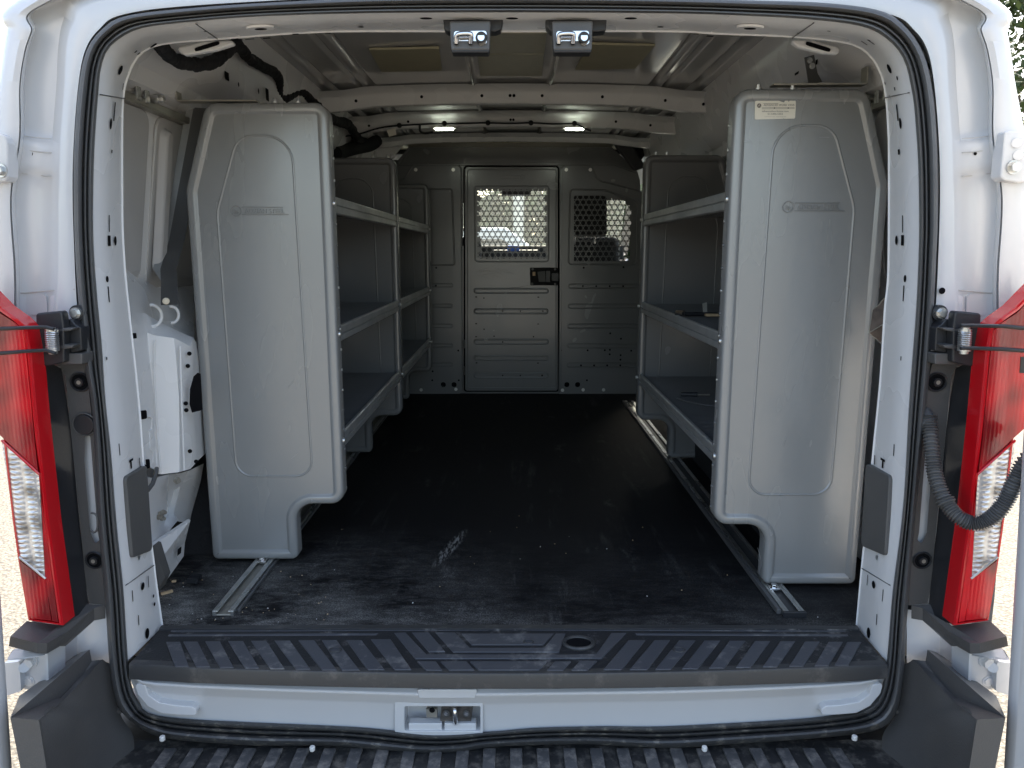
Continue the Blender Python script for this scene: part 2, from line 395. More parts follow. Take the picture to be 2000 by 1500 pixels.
def catmull(P, n=10, closed=False):
    P = [Vector(p) for p in P]; out = []; N = len(P)
    for i in range(N if closed else N - 1):
        if closed: p0, p1, p2, p3 = P[i - 1], P[i], P[(i + 1) % N], P[(i + 2) % N]
        else: p0, p1, p2, p3 = P[max(i - 1, 0)], P[i], P[i + 1], P[min(i + 2, N - 1)]
        for k in range(n):
            t = k / n
            out.append(0.5 * ((2 * p1) + (p2 - p0) * t + (2 * p0 - 5 * p1 + 4 * p2 - p3) * t * t + (3 * p1 - p0 - 3 * p2 + p3) * t ** 3))
    if not closed: out.append(P[-1])
    return out
def fillet(P, rad, seg=6, maxlen=None):
    P = [Vector(p) for p in P]; n = len(P); out = []
    if not isinstance(rad, (list, tuple)): rad = [rad] * n
    for i in range(n):
        p, a, b = P[i], P[i - 1], P[(i + 1) % n]
        r = rad[i]
        if r <= 0: out.append(p); continue
        d1 = (a - p).normalized(); d2 = (b - p).normalized()
        ang = d1.angle(d2); t = r / math.tan(ang / 2)
        t = min(t, (a - p).length * 0.49, (b - p).length * 0.49); rr = t * math.tan(ang / 2)
        cen = p + (d1 + d2).normalized() * (rr / math.sin(ang / 2))
        s1, s2 = p + d1 * t - cen, p + d2 * t - cen
        tot = s1.angle(s2)
        for k in range(seg + 1):
            q = k / seg
            out.append(cen + (s1 * math.sin((1 - q) * tot) + s2 * math.sin(q * tot)) / math.sin(tot) if tot > 1e-4 else cen + s1)
    if maxlen:
        o2 = []
        for i in range(len(out)):
            a, b = out[i], out[(i + 1) % len(out)]
            k = max(1, int((b - a).length / maxlen))
            o2 += [a + (b - a) * (j / k) for j in range(k)]
        out = o2
    return out
def offset2(P, d):
    # inward offset (positive d) of a closed 2D outline given as Vectors (x, z), any winding
    n = len(P); area = sum(P[i].x * P[(i + 1) % n].y - P[(i + 1) % n].x * P[i].y for i in range(n))
    sg = 1 if area > 0 else -1; out = []
    for i in range(n):
        e1 = (P[i] - P[i - 1]); e2 = (P[(i + 1) % n] - P[i])
        if e1.length < 1e-7: e1 = e2
        if e2.length < 1e-7: e2 = e1
        e1 = e1.normalized(); e2 = e2.normalized()
        n1 = Vector((-e1.y, e1.x)) * sg; n2 = Vector((-e2.y, e2.x)) * sg
        m = (n1 + n2)
        m = m / max(0.3, (1 + n1.dot(n2)))
        out.append(P[i] + m * d)
    return out
def text_faces(mb, txt, size, origin, m, depth=0.0006, ax=Vector((1, 0, 0)), up=Vector((0, 0, 1)), align='LEFT', stretch=1.0, spacing=1.0):
    cu = bpy.data.curves.new("t", 'FONT'); cu.body = txt; cu.size = size; cu.extrude = depth / 2; cu.align_x = align; cu.resolution_u = 3
    cu.space_character = spacing
    ob = bpy.data.objects.new("t", cu); sc.collection.objects.link(ob)
    dg = bpy.context.evaluated_depsgraph_get(); dg.update()
    me = bpy.data.meshes.new_from_object(ob.evaluated_get(dg))
    nrm = ax.cross(up)
    vs = [Vector(origin) + ax * (v.co.x * stretch) + up * v.co.y + nrm * (v.co.z + depth / 2) for v in me.vertices]
    mb.add(vs, [list(p.vertices) for p in me.polygons], m)
    bpy.data.objects.remove(ob); bpy.data.curves.remove(cu); bpy.data.meshes.remove(me)
def px(uv, Y): return [at(u, v, Y) for u, v in uv]
def C(ox, oy, s, pts): return [(ox + x / s, oy + y / s) for x, y in pts]
# ================================================================== SETTING
GZ = -0.73
g = MB(); g.add([(-300, -300, GZ), (300, -300, GZ), (300, 300, GZ), (-300, 300, GZ)], [(0, 1, 2, 3)], 'ground')
tag(g.build("ground"), "pale weathered asphalt around the van", kind="structure")

# ================================================================== VAN
van = empty("cargo_van", (0, 3.5, GZ), "white cargo van seen through its open rear doors, grey shelves inside", "van")
YB, YC = 1.39, 1.54
# traced outlines of the door opening (source pixels), clockwise from the lower left
A_out = [(280,1426),(241,1395),(224,1360),(213,1290),(206,1185),(190,1000),(180,804),(164,710),(154,605),(147,500),(143.5,385),(145,280),(154,168),(168,101),(196,60),(245,31),(390,14),(560,3),(750,-5),(990,-7),(1240,-5),(1475,1),(1615,6),(1720,21),(1769,52),(1804,105),(1821,175),(1830,280),(1832,420),(1829,500),(1824,605),(1817,710),(1807,815),(1790,985),(1779,1115),(1771,1220),(1764,1325),(1751,1390),(1715,1425),(1615,1440),(1440,1453),(1300,1461),(1140,1454),(965,1459),(900,1469),(835,1472),(760,1467),(650,1457),(490,1456),(336,1444)]
A_in = [(292,1393),(272,1372),(259,1345),(250,1290),(241,1150),(228,1025),(217,885),(206,780),(199,675),(190,580),(183,480),(182,385),(185,280),(192,182),(196,140),(206,105),(227,80),(273,56),(350,45),(490,33),(700,26),(990,24),(1300,26),(1440,30),(1580,38),(1685,52),(1737,80),(1766,118),(1779,168),(1786,215),(1793,315),(1795,420),(1794,500),(1789,605),(1776,780),(1764,985),(1744,1150),(1738,1220),(1732,1290),(1718,1350),(1690,1382),(1615,1398),(1510,1407),(1300,1418),(1175,1418),(1050,1421),(965,1428),(842,1434),(700,1420),(385,1405)]
C_out = [(317,1224),(305,1140),(299,1090),(290,1025),(280,910),(270,780),(255,640),(244,535),(239,450),(238,385),(238,245),(241,182),(252,140),(273,105),(315,86),(420,76),(577,64),(700,60),(990,60),(1300,60),(1405,65),(1545,71),(1653,83),(1695,103),(1720,140),(1731,189),(1736,260),(1737,315),(1736,525),(1729,605),(1720,745),(1706,885),(1692,1025),(1683,1115),(1673,1224)]
CEN = (990.0, 740.0)
def polar(poly, closed):
    d = catmull([(u, v, 0) for u, v in poly], 10, closed)
    return [(math.atan2(CEN[1] - p.y, p.x - CEN[0]), p) for p in d]
def at_angle(pl, th):
    best = None
    for i in range(len(pl)):
        a, p = pl[i]; b, q = pl[(i + 1) % len(pl)]
        da = (th - a + math.pi) % (2 * math.pi) - math.pi
        db = (th - b + math.pi) % (2 * math.pi) - math.pi
        if abs(da) < 0.6 and abs(db) < 0.6 and da * db <= 0 and abs(da - db) > 1e-9:
            t = da / (da - db); r = p + (q - p) * t
            return (r.x, r.y)
    return min(((abs((th - a + math.pi) % (2 * math.pi) - math.pi), p) for a, p in pl), key=lambda k: k[0])[1].to_tuple()[:2]
pA, pB, pC = polar(A_out, True), polar(A_in, True), polar(C_out, False)
NR = 360
angs = [math.pi * 1.5 - 2 * math.pi * k / NR for k in range(NR)]
ringA = [at_angle(pA, t) for t in angs]; ringB = [at_angle(pB, t) for t in angs]
def mix(a, b, t): return (a[0] + (b[0] - a[0]) * t, a[1] + (b[1] - a[1]) * t)

# --- weather seal: bulb, groove and two ribs
prof = [(0.0, .02), (0.0, -.004), (.04, -.013), (.12, -.020), (.22, -.023), (.32, -.020), (.41, -.012), (.45, -.001), (.46, .004), (.49, .004), (.51, -.004), (.56, -.010), (.62, -.010), (.67, -.004), (.69, .004), (.71, .004), (.73, -.003), (.79, -.009), (.86, -.009), (.94, -.003), (1.0, .006), (1.0, .014)]
mb = MB(); rings = []
for t, dy in prof:
    rings.append([at(*mix(a, b, t), YB + dy) for a, b in zip(ringA, ringB)])
mb.loft(rings, 'rubber', closed=True)
nP = len(rings)  # the low run of the seal is scuffed and dusty
kd = mb.mi('rubber_low')
for fi, f in enumerate(mb.f):
    i = f[0] % NR
    if ringB[i][1] > 1385: mb.fm[fi] = kd
seal = mb.build("weather_seal", van, angle=50)

# --- painted door frame: inner face of pillars and header
i0 = min(range(NR), key=lambda i: abs(angs[i] - math.atan2(CEN[1] - 1290, 250 - CEN[0]) - 2 * math.pi) if angs[i] > 0 else 9)
thL = math.atan2(CEN[1] - 1262, 255 - CEN[0]) % (2 * math.pi); thR = math.atan2(CEN[1] - 1262, 1728 - CEN[0])
fr = [t for t in angs if thR <= t <= thL]
fb = [at_angle(pB, t) for t in fr]; fc = [at_angle(pC, t) for t in fr]
# end the frame exactly at the sill plate corners
fb[0] = (250, 1290); fc[0] = (317, 1224); fb[-1] = (1732, 1292); fc[-1] = (1673, 1224)
fr3B = [at(u, v, YB + .006) for u, v in fb]; fr3C = [at(u, v, YC) for u, v in fc]
mb = MB()
def lerp3(a, b, t): return a + (b - a) * t
def outw(i, d):  # push away from the opening centre
    q = Vector((fr3C[i].x, 0, fr3C[i].z - .6)); q.normalize(); return Vector((q.x * d, 0, q.z * d))
rr = []
for t, bulge in ((0, 0), (.04, 0), (.10, .004), (.5, .003), (.93, .001), (.985, 0), (1.0, .003)):
    rr.append([lerp3(fr3B[i], fr3C[i], t) - outw(i, bulge) for i in range(len(fr))])
rr.append([fr3C[i] + outw(i, .004) + Vector((0, .004, 0)) for i in range(len(fr))])
rr.append([fr3C[i] + outw(i, .07) + Vector((0, .012, 0)) for i in range(len(fr))])
mb.loft(rr, 'white_in')
def frame_at(u, v):
    """point and normal of the frame's inner face on the sight line through (u, v)"""
    d = ray(u, v).normalized(); o = Vector((0, 0, CAMZ)); best = None
    for i in range(len(fr) - 1):
        a, b, c = fr3B[i], fr3B[i + 1], fr3C[i]; n = (b - a).cross(c - a)
        if n.length < 1e-12: continue
        n.normalize(); dn = d.dot(n)
        if abs(dn) < 1e-6: continue
        t = (a - o).dot(n) / dn; p = o + d * t
        ab = (b - a).normalized(); s = (p - a).dot(ab); ca = (c - a); w = (p - a).dot(ca) / ca.length_squared
        if -0.002 <= s <= (b - a).length + 0.002 and -0.05 <= w <= 1.05:
            if n.dot(d) > 0: n = -n
            return p + n * .0042, n, ab
    return None
def f_hole(u, v, w, h, m='dark', power=2.0, th=0.0):
    """w = size along the depth of the frame, h = size along the frame"""
    q = frame_at(u, v)
    if not q: return
    p, n, ab = q
    mb.disc(p, n, h / 2, m, ax=ab, r2=w / 2, seg=20 if power == 2 else 16, power=power, th=th)
def f_rect(u, v, w, h, m='dark'): f_hole(u, v, w, h, m, power=12)
for L, pts in ((0, 0),):
    pass
# slots and holes: left pillar, right pillar
for (u, v, w, h, k) in [(231,135,.018,.018,'o'),(219,217,.006,.034,'r'),(212,241,.012,.02,'o'),(209,436,.004,.032,'r'),(209,470,.014,.020,'r'),(221,470,.013,.018,'o'),
                        (205,545,.013,.012,'o'),(208,575,.005,.030,'r'),(229,878,.004,.024,'r'),(269,904,.004,.022,'r'),(252,906,.007,.020,'r'),(252,899,.020,.005,'r'),
                        (268,1089,.010,.010,'m'),(275,1145,.016,.016,'o'),(286,1136,.003,.026,'r'),(255,1164,.003,.024,'r'),(296,1164,.007,.007,'o'),(298,1180,.008,.008,'o'),(267,1211,.003,.022,'r'),(284,1237,.016,.023,'o'),
                        (1741,132,.018,.018,'o'),(1757,151,.008,.008,'o'),(1733,161,.006,.006,'o'),(1757,219,.006,.030,'r'),(1763,240,.012,.020,'o'),
                        (1767,437,.004,.032,'r'),(1767,469,.014,.020,'r'),(1755,469,.013,.018,'o'),(1772,544,.013,.014,'o'),(1769,573,.005,.030,'r'),
                        (1750,879,.004,.024,'r'),(1712,898,.004,.020,'r'),(1728,905,.007,.020,'r'),(1728,898,.020,.005,'r'),
                        (1716,1089,.010,.010,'m'),(1710,1142,.016,.016,'o'),(1698,1133,.003,.024,'r'),(1728,1163,.003,.026,'r'),(1716,1210,.003,.024,'r'),(1700,1236,.016,.023,'o'),
                        (1704,78,.004,.016,'r'),(1691,80,.004,.014,'r'),(1701,75,.005,.005,'o')]:
    if k == 'o': f_hole(u, v, w, h)
    elif k == 'r': f_rect(u, v, w, h)
    else: f_hole(u, v, w, h, 'zinc')
# header: oval pressings with holes
for (u, v, big) in [(508,47,1),(704,48,0),(832,31,2),(1000,31,2),(1232,31,2),(1290,48,0),(1466,46,1)]:
    if big == 1: f_hole(u, v, .034, .05, 'white_in', th=.004)
    q = frame_at(u, v)
    if q:
        p, n, ab = q
        mb.disc(p + n * (.0045 if big == 1 else 0), n, .011 if big != 0 else .006, 'dark', ax=ab, r2=.008 if big != 0 else .005)
for (u, v, w, h) in [(465,73,.012,.014),(487,72,.006,.018),(1387,66,.010,.014),(1464,72,.010,.022),(1508,73,.012,.018),(577,62,.008,.012),(640,61,.006,.010),(1360,62,.006,.010),(262,97,.006,.006),(268,101,.006,.006),(330,72,.004,.006),(400,57,.004,.005),(1560,60,.004,.005),(1620,56,.004,.006),(236,168,.003,.012),(1752,172,.006,.006),(214,295,.006,.006),(1760,296,.010,.010),(204,700,.004,.006),(1764,700,.004,.008)]: f_rect(u, v, w, h)
for (u, v) in [(297,85),(1380,66),(520,70),(1512,72)]:
    f_rect(u, v, .010, .014)
# seams where the frame sections overlap
def seam(uv, m='rubber', r=.0011):
    pts = []
    for k in range(13):
        t = k / 12
        q = frame_at(*mix(uv[0], uv[1], t))
        if q: pts.append(q[0] - q[1] * .0012)
    if len(pts) > 1: mb.tube(pts, r, m, 6)
for s in (((192,184),(241,192)), ((1732,190),(1779,180)), ((382,43),(424,73)), ((1590,41),(1548,71)), ((243,1143),(298,1104)), ((1686,1110),(1741,1143))):
    seam(s)
# raised pads on the pillars (around the slot pairs)
for (u, v, w, h) in [(207,562,.040,.072),(1770,560,.040,.072)]:
    q = frame_at(u, v)
    p, n, ab = q
frame = mb.build("door_frame", van, angle=35)

# raised-edge covers on the lower pillars
for pts in ([(236,932),(278,908),(289,1075),(250,1090)], [(1700,905),(1747,930),(1737,1086),(1690,1066)]):
    q = [frame_at(*p) for p in pts]; q = [x for x in q if x]
    n = sum((x[1] for x in q), Vector()).normalized()
    base = fillet([x[0] - n * .004 for x in q], .010, 5)
    mb = MB(); mb.prism(base, n * .010, 'coverp', front=False)
    mb.build("pillar_cover", van, bevel=.0025, bseg=3)

# --- outer rear corners and header (painted body)
ridge = [(100,655),(106,615),(112,525),(113,385),(116,280),(124,168),(128,90),(140,45),(170,6),(360,-28),(700,-42),(990,-46)]
rec = [(88,655),(92,615),(97,525),(99,385),(102,280),(110,168),(114,90),(124,38),(150,-14),(345,-45),(700,-58),(990,-62)]
seamL = [(30,655),(32,615),(31,525),(23,385),(40,270),(40,168),(50,100),(63,60),(74,15),(310,-72),(700,-90),(990,-95)]
outL = [(-70,655),(-62,615),(-54,525),(-42,385),(-27,280),(-6,168),(4,101),(11,60),(24,5),(280,-130),(700,-140),(990,-142)]
sealL = [(158,655),(156,615),(150,525),(145,385),(147,280),(156,168),(170,101),(198,60),(247,31),(392,14),(750,-5),(990,-7)]
def full(l, wdt=1978): return l + [(wdt - u, v) for u, v in reversed(l[:-1])]
def dens(l): return [(p.x, p.y) for p in catmull([(u, v, 0) for u, v in full(l)], 14)]
dS, dR, dC, dM, dO = map(dens, (sealL, ridge, rec, seamL, outL))
def sstep(a, b, x): t = max(0, min(1, (x - a) / (b - a))); return t * t * (3 - 2 * t)
def depth_rec(v):
    d = .030 * (1 - sstep(262, 288, v)) + .012 * sstep(262, 288, v) * (1 - sstep(332, 345, v)) + .018 * sstep(332, 345, v)
    return d
n = len(dS); rings = []
def ringpx(l, Yf): return [at(l[i][0], l[i][1], Yf(i) if callable(Yf) else Yf) for i in range(n)]
Yr = lambda i: 1.392 + depth_rec(dC[i][1])
rings.append(ringpx(dS, 1.405))
rings.append(ringpx([mix(a, b, .1) for a, b in zip(dS, dR)], 1.388))
rings.append(ringpx([mix(a, b, .85) for a, b in zip(dS, dR)], 1.384))
rings.append(ringpx(dR, 1.388))
rings.append(ringpx(dC, Yr))
rings.append(ringpx([mix(a, b, .5) for a, b in zip(dC, dM)], lambda i: Yr(i) - .003))
rings.append(ringpx([mix(a, b, .88) for a, b in zip(dC, dM)], lambda i: Yr(i) - .007))
rings.append(ringpx([mix(a, b, .97) for a, b in zip(dC, dM)], 1.380))
rings.append(ringpx(dM, 1.376))
rings.append(ringpx([mix(a, b, .01) for a, b in zip(dM, dO)], 1.384))
rings.append(ringpx([mix(a, b, .035) for a, b in zip(dM, dO)], 1.384))
rings.append(ringpx([mix(a, b, .05) for a, b in zip(dM, dO)], 1.374))
rings.append(ringpx([mix(a, b, .35) for a, b in zip(dM, dO)], 1.368))
rings.append(ringpx([mix(a, b, .75) for a, b in zip(dM, dO)], 1.372))
rings.append(ringpx([mix(a, b, .95) for a, b in zip(dM, dO)], 1.385))
last = ringpx(dO, 1.40); rings.append(last)
rings.append([p + Vector((p.x * .012, .06, .004)) for p in last])
rings.append([p + Vector((p.x * .02, .3, .006)) for p in last])
mb = MB(); mb.loft(rings, 'white')
# spot welds and drain holes on the corner
for (u, v, Y, r) in [(1840,568,1.382,.006),(1905,300,1.40,.003),(60,300,1.40,.004)]:
    mb.disc(at(u, v, Y), (0, -1, 0), r, 'dark')
for m_ in ((lambda u: u), (lambda u: 1979 - u)):
    for q_, yy in (([(40,578),(90,575),(92,612),(52,617),(40,604)], 1.405), ([(98,577),(146,574),(148,612),(100,612)], 1.392)):
        mb.prism(fillet([at(m_(u), v, yy) for u, v in q_], .005, 3), (0, .03, 0), 'white')
    mb.tube([at(m_(u), v, yy) for u, v, yy in ((34,573,1.403),(70,570,1.405),(100,567,1.395),(146,565,1.388))], .0014, 'cover', 6)
    for v_ in (265, 292, 338): mb.tube([at(m_(u), v, yy) for u, v, yy in ((42,v_,1.40),(72,v_ + 4,1.412 if v_ > 300 else 1.40),(100,v_ + 6,1.40))], .0010, 'cover', 6)
corner = mb.build("rear_corner_panel", van, angle=50)

# body sides, roof skin, floor pan, cab shell
mb = MB()
for s in (-1, 1):
    prof = [(.845, 1.33), (.885, 1.1), (.93, .75), (.985, .45), (1.0, .1), (1.0, -.28)]
    seg = [(1.46, 4.55, 0, 5), (4.55, 5.65, 2, 5), (5.65, 6.9, 2, 5)]
    for y0, y1, a, b in seg:
        mb.loft([[Vector((s * x, y, z)) for x, z in prof[a:b + 1]] for y in (y0, y1)], 'white')
    # window frames of the cab
    mb.loft([[Vector((s * x, y, z)) for x, z in prof[0:3]] for y in (4.55, 4.62)], 'white')
    mb.loft([[Vector((s * x, y, z)) for x, z in [(.845, 1.33), (.862, 1.25)]] for y in (4.6, 5.4)], 'white')
    mb.loft([[Vector((s * .845, 5.25, 1.33)), Vector((s * .862, 5.3, 1.25)), Vector((s * .92, 6.1, .78))], [Vector((s * .80, 5.22, 1.36)), Vector((s * .80, 5.28, 1.26)), Vector((s * .86, 6.16, .78))]], 'white')
outp = mb.build("side_panel", van)
mb = MB()
rp = [(-.845, 1.33), (-.80, 1.40), (-.68, 1.455), (0, 1.485), (.68, 1.455), (.80, 1.40), (.845, 1.33)]
mb.loft([[Vector((x, y, z)) for x, z in rp] for y in (1.42, 5.25)], 'white')
mb.build("roof_skin", van)
mb = MB()
mb.loft([[Vector((-.92, y, z)), Vector((.92, y, z))] for y, z in ((6.12, .76), (6.9, .55), (7.0, -.25))], 'white')
mb.build("hood", van)
mb = MB(); mb.box((0, 4.15, -.33), (1.99, 5.5, .02), 'blackp'); mb.build("underbody", van)
mb = MB()
mb.loft([[Vector((x, 5.27 + .02 * (1 - x * x), 1.345 + .02 * (1 - x * x))) for x in [-.80 + .16 * k for k in range(11)]],
         [Vector((x, 5.75, 1.05 + .01)) for x in [-.83 + .166 * k for k in range(11)]],
         [Vector((x, 6.16, .76)) for x in [-.86 + .172 * k for k in range(11)]]], 'glass')
mb.build("windshield", van)
for s in (-1, 1):
    mb = MB(); mb.add([(s * .925, 4.62, .755), (s * .925, 6.0, .755), (s * .862, 5.3, 1.25), (s * .862, 4.62, 1.25)], [(0, 1, 2, 3)], 'glass'); mb.build("door_glass", van)

# --- cab interior seen through the grilles
mb = MB(); mb.box((0, 5.0, -.01), (1.8, 1.3, .02), 'dash'); mb.box((0, 5.95, .35), (1.7, .5, .72), 'dash')
mb.box((0, 5.78, .80), (1.64, .36, .10), 'dash'); mb.box((.03, 5.60, .72), (.34, .12, .20), 'blackp'); mb.box((-.42, 5.62, .83), (.36, .16, .12), 'dash')
mb.build("dashboard", van, bevel=.02)
mb = MB(); mb.box((0, 4.85, 1.36), (1.5, .95, .03), 'dash'); mb.box((.03, 5.2, 1.325), (.30, .26, .08), 'blackp'); mb.box((.03, 5.32, 1.22), (.20, .03, .06), 'blackp')
mb.build("cab_headliner", van, bevel=.008)
mb = MB(); mb.box((.01, 5.50, .83), (.085, .02, .04), 'blue'); mb.build("phone_holder", van, bevel=.004)
mb = MB(); mb.tube([Vector((-.42 + .19 * math.cos(a), 5.40 + .05 * math.sin(a), .80 + .18 * math.sin(a))) for a in [2 * math.pi * k / 24 for k in range(25)]], .014, 'blackp'); mb.cyl((-.42, 5.40, .80), (-.42, 5.65, .72), .05, 'blackp')
mb.build("steering_wheel", van)
for x in (-.42, .44):
    mb = MB()
    st = Matrix.Rotation(R(-12), 3, 'X')
    mb.box((x, 4.98, .30), (.48, .50, .16), 'seat'); mb.box((x, 4.98, .12), (.36, .42, .22), 'dash')
    mb.box((x, 4.72, .62), (.46, .12, .56), 'seat', st)
    o = mb.build("cab_seat", van, bevel=.05, bseg=4)
    hb = MB(); hb.box((x, 4.63, 1.02), (.25, .09, .24), 'seat', st); hb.cyl((x - .06, 4.65, .85), (x - .06, 4.64, 1.0), .007, 'chrome'); hb.cyl((x + .06, 4.65, .85), (x + .06, 4.64, 1.0), .007, 'chrome')
    hb.build("headrest", o, bevel=.03, bseg=4)

# --- interior walls
for s in (-1, 1):
    xo = 0.02 if s > 0 else 0.0
    prof = [(-.02, .935), (.16, .935), (.24, .93), (.66, .915), (.72, .905), (.76, .888), (1.10, .845), (1.14, .838), (1.155, .825), (1.165, .80), (1.20, .79), (1.235, .745), (1.25, .735), (1.36, .70), (1.385, .69)]
    P = [(z, x + xo * 0) for z, x in prof]
    mb = MB()
    mb.loft([[Vector((s * x, y, z)) for z, x in P] for y in (1.555, 2.4, 3.3, 4.34)], 'white_in')
    def wx(z):
        for (z0, x0), (z1, x1) in zip(P, P[1:]):
            if z0 <= z <= z1: return x0 + (x1 - x0) * (z - z0) / (z1 - z0 + 1e-9)
        return P[-1][1]
    if s < 0:
        # holes in the cant rail and wall, traced on the wall planes
        for (u, v, X, w, h) in [(443,143,-.735,.03,.035),(427,134,-.74,.012,.018),(522,185,-.72,.03,.035),(466,165,-.73,.01,.012),(505,178,-.725,.012,.015),
                                (254,565,-.925,.014,.014),(269,571,-.925,.014,.014),(273,629,-.925,.012,.014),(299,613,-.90,.010,.022),(302,612,-.90,.012,.012),(285,702,-.93,.008,.010),(286,711,-.93,.006,.008),(272,753,-.93,.014,.014),(289,767,-.93,.009,.010),(321,628,-.90,.008,.008)]:
            p = atx(u, v, X + .004)
            mb.disc(p, (1, 0, 0), h / 2, 'dark', ax=(0, 0, 1), r2=w / 2, power=2 if h < .02 else 8)
        for (a, b) in (((277,886),.03),): 
            p = atx(a[0] if isinstance(a, tuple) else a, 809, -.93); 
    else:
        for (u, v, X, w, h) in [(1557,130,.735,.03,.04),(1561,110,.735,.016,.018),(1595,120,.735,.012,.015)]:
            p = atx(u, v, X - .004); mb.disc(p, (-1, 0, 0), h / 2, 'dark', ax=(0, 0, 1), r2=w / 2, power=8)
    mb.build("side_wall", van, angle=25)
    # glossy window blank with a pressed bead, and the strut channel above it
    mb = MB()
    def wallpt(y, z, off=0): return Vector((s * (wx(z) - off), y, z))
    outl = fillet([Vector((1.60, .72, 0)), Vector((1.60, 1.125, 0)), Vector((1.815, 1.125, 0)), Vector((1.80, .735, 0))], .035, 6)
    mb.prism([wallpt(p.x, p.y, .002) for p in outl], (-s * .008, 0, 0), 'cover', front=False)
    mb.build("window_blank", van, bevel=.003)
    mb = MB()
    outl = fillet([Vector((1.845, .715, 0)), Vector((1.855, 1.125, 0)), Vector((3.9, 1.125, 0)), Vector((3.9, .715, 0))], .03, 6)
    mb.prism([wallpt(p.x, p.y, .002) for p in outl], (-s * .006, 0, 0), 'cover', front=False)
    mb.build("window_blank", van, bevel=.003)
    mb = MB()
    cap = lambda k: fillet([Vector((1.862 + k, .75 + k, 0)), Vector((1.868 + k, 1.105 - k, 0)), Vector((1.925 - k, 1.105 - k, 0)), Vector((1.918 - k, .75 + k, 0))], .028 - k, 8)
    rg = [[wallpt(p_.x, p_.y, off) for p_ in cap(k)] for k, off in ((0, .007), (.004, .009), (.010, .020), (.017, .024))]
    mb.loft([r + r[:1] for r in rg], 'cover'); mb.add(rg[-1], [list(range(len(rg[-1])))], 'cover')
    mb.build("window_bead", van, angle=60)
    mb = MB()
    xr = .815
    for z0, z1 in ((1.128, 1.140), (1.163, 1.175)):
        mb.box((s * (xr), 2.9, (z0 + z1) / 2), (.006, 2.66, z1 - z0), 'galv')
    mb.box((s * (xr + .016), 2.9, 1.151), (.003, 2.66, .05), 'galv')
    for z in (1.1265, 1.1765): mb.box((s * (xr + .010), 2.9, z), (.022, 2.66, .003), 'galv')
    ch = mb.build("strut_channel", van)
    mb = MB()
    mb.cyl((s * (xr + .01), 1.80, 1.151), (s * (xr - .014), 1.80, 1.151), .011, 'zinc', 12); mb.cyl((s * (xr - .014), 1.80, 1.151), (s * (xr - .024), 1.80, 1.151), .008, 'zinc', 6)
    mb.build("channel_nut", ch, bevel=.001)
    for y in (1.72, 1.76): mb = MB(); mb.box((s * (xr - .004), y, 1.151), (.004, .018, .034), 'zinc'); mb.build("channel_clip", ch, bevel=.001)

# left quarter: boxed reinforcement, inner quarter panel, bracket and wheel arch
mb = MB()
def pp(*l): return [at(u, v, Y) for u, v, Y in l]
# cant-side curved shelf above the box (belt line)
mb.loft([pp((240,510,1.74),(262,520,1.82),(288,532,1.90),(304,540,1.97),(318,540,2.03),(334,536,2.10),(376,530,2.35)),
         pp((243,545,1.66),(264,556,1.74),(288,566,1.82),(306,574,1.88),(322,572,1.92),(338,568,1.97),(378,560,2.20)),
         pp((256,650,1.60),(272,648,1.66),(284,646,1.72),(290,642,1.76),(306,645,1.82),(340,655,1.90),(380,672,1.94))], 'white_in')
# box section
Lf = [(258,650,1.60),(282,652,1.68),(288,650,1.70),(300,655,1.705),(340,660,1.72),(371,676,1.75),(379,690,1.82),(392,700,1.90)]
Lb = [(268,785,1.60),(296,784,1.68),(301,782,1.70),(312,784,1.705),(350,780,1.72),(364,778,1.75),(377,760,1.82),(395,755,1.90)]
Lc = [(280,905,1.60),(302,918,1.68),(306,926,1.70),(318,926,1.705),(350,922,1.72),(372,916,1.75),(386,900,1.82),(402,885,1.90)]
top = [(257,610,1.64),(276,612,1.72),(284,612,1.74),(296,620,1.76),(335,640,1.80),(378,660,1.84),(385,672,1.88),(392,690,1.94)]
mb.loft([pp(*top), pp(*Lf), pp(*Lb), pp(*Lc)], 'white_in')
for (u, v, Y, w, h) in [(277,809,1.625,.022,.020),(284,905,1.625,.02,.022),(262,655,1.60,.01,.012)]:
    mb.disc(at(u, v, Y) + Vector((.004, -.008, 0)), (.75, -.66, 0), h / 2, 'dark', ax=(0, 0, 1), r2=w / 2, power=6)
for (u, v, Y) in [(372,690,1.745),(369,714,1.745),(365,787,1.735),(366,800,1.735),(373,880,1.735),(385,900,1.79)]:
    mb.disc(at(u, v, Y) + Vector((0, -.006, 0)), (.3, -.95, 0), .005, 'dark')
# black sheet for the shaded access opening in the box's inner side
op = [(371,760),(378,735),(386,728),(392,730),(396,800),(391,802),(375,806),(370,790)]
mb.fill([[at(u, v, 1.735) for u, v in op]], 'dark')
for (u, v, rr_, Y) in ((299, 616, .021, 1.735), (336, 614, .017, 1.80)):
    c = at(u, v, Y); mb.tube([c + Vector((rr_ * .8 * math.cos(a), -.004 + rr_ * .5 * math.cos(a), rr_ * 1.15 * math.sin(a))) for a in [R(-100) + R(200) * k / 20 for k in range(21)]], .0035, 'white_in', 8)
for pl_ in ([(284,812,1.64),(296,816,1.67),(296,838,1.67),(292,842,1.66),(293,876,1.66),(298,882,1.67),(299,902,1.675),(290,912,1.65)], [(303,664,1.700),(301,720,1.70),(304,782,1.70),(309,860,1.70),(314,924,1.70)], [(352,676,1.722),(355,780,1.718),(360,918,1.722)]):
    mb.tube([at(u, v, Y - .002) for u, v, Y in pl_], .0022, 'white_in', 8)
q1 = mb.build("quarter_reinforcement", van, angle=40)
mb = MB()
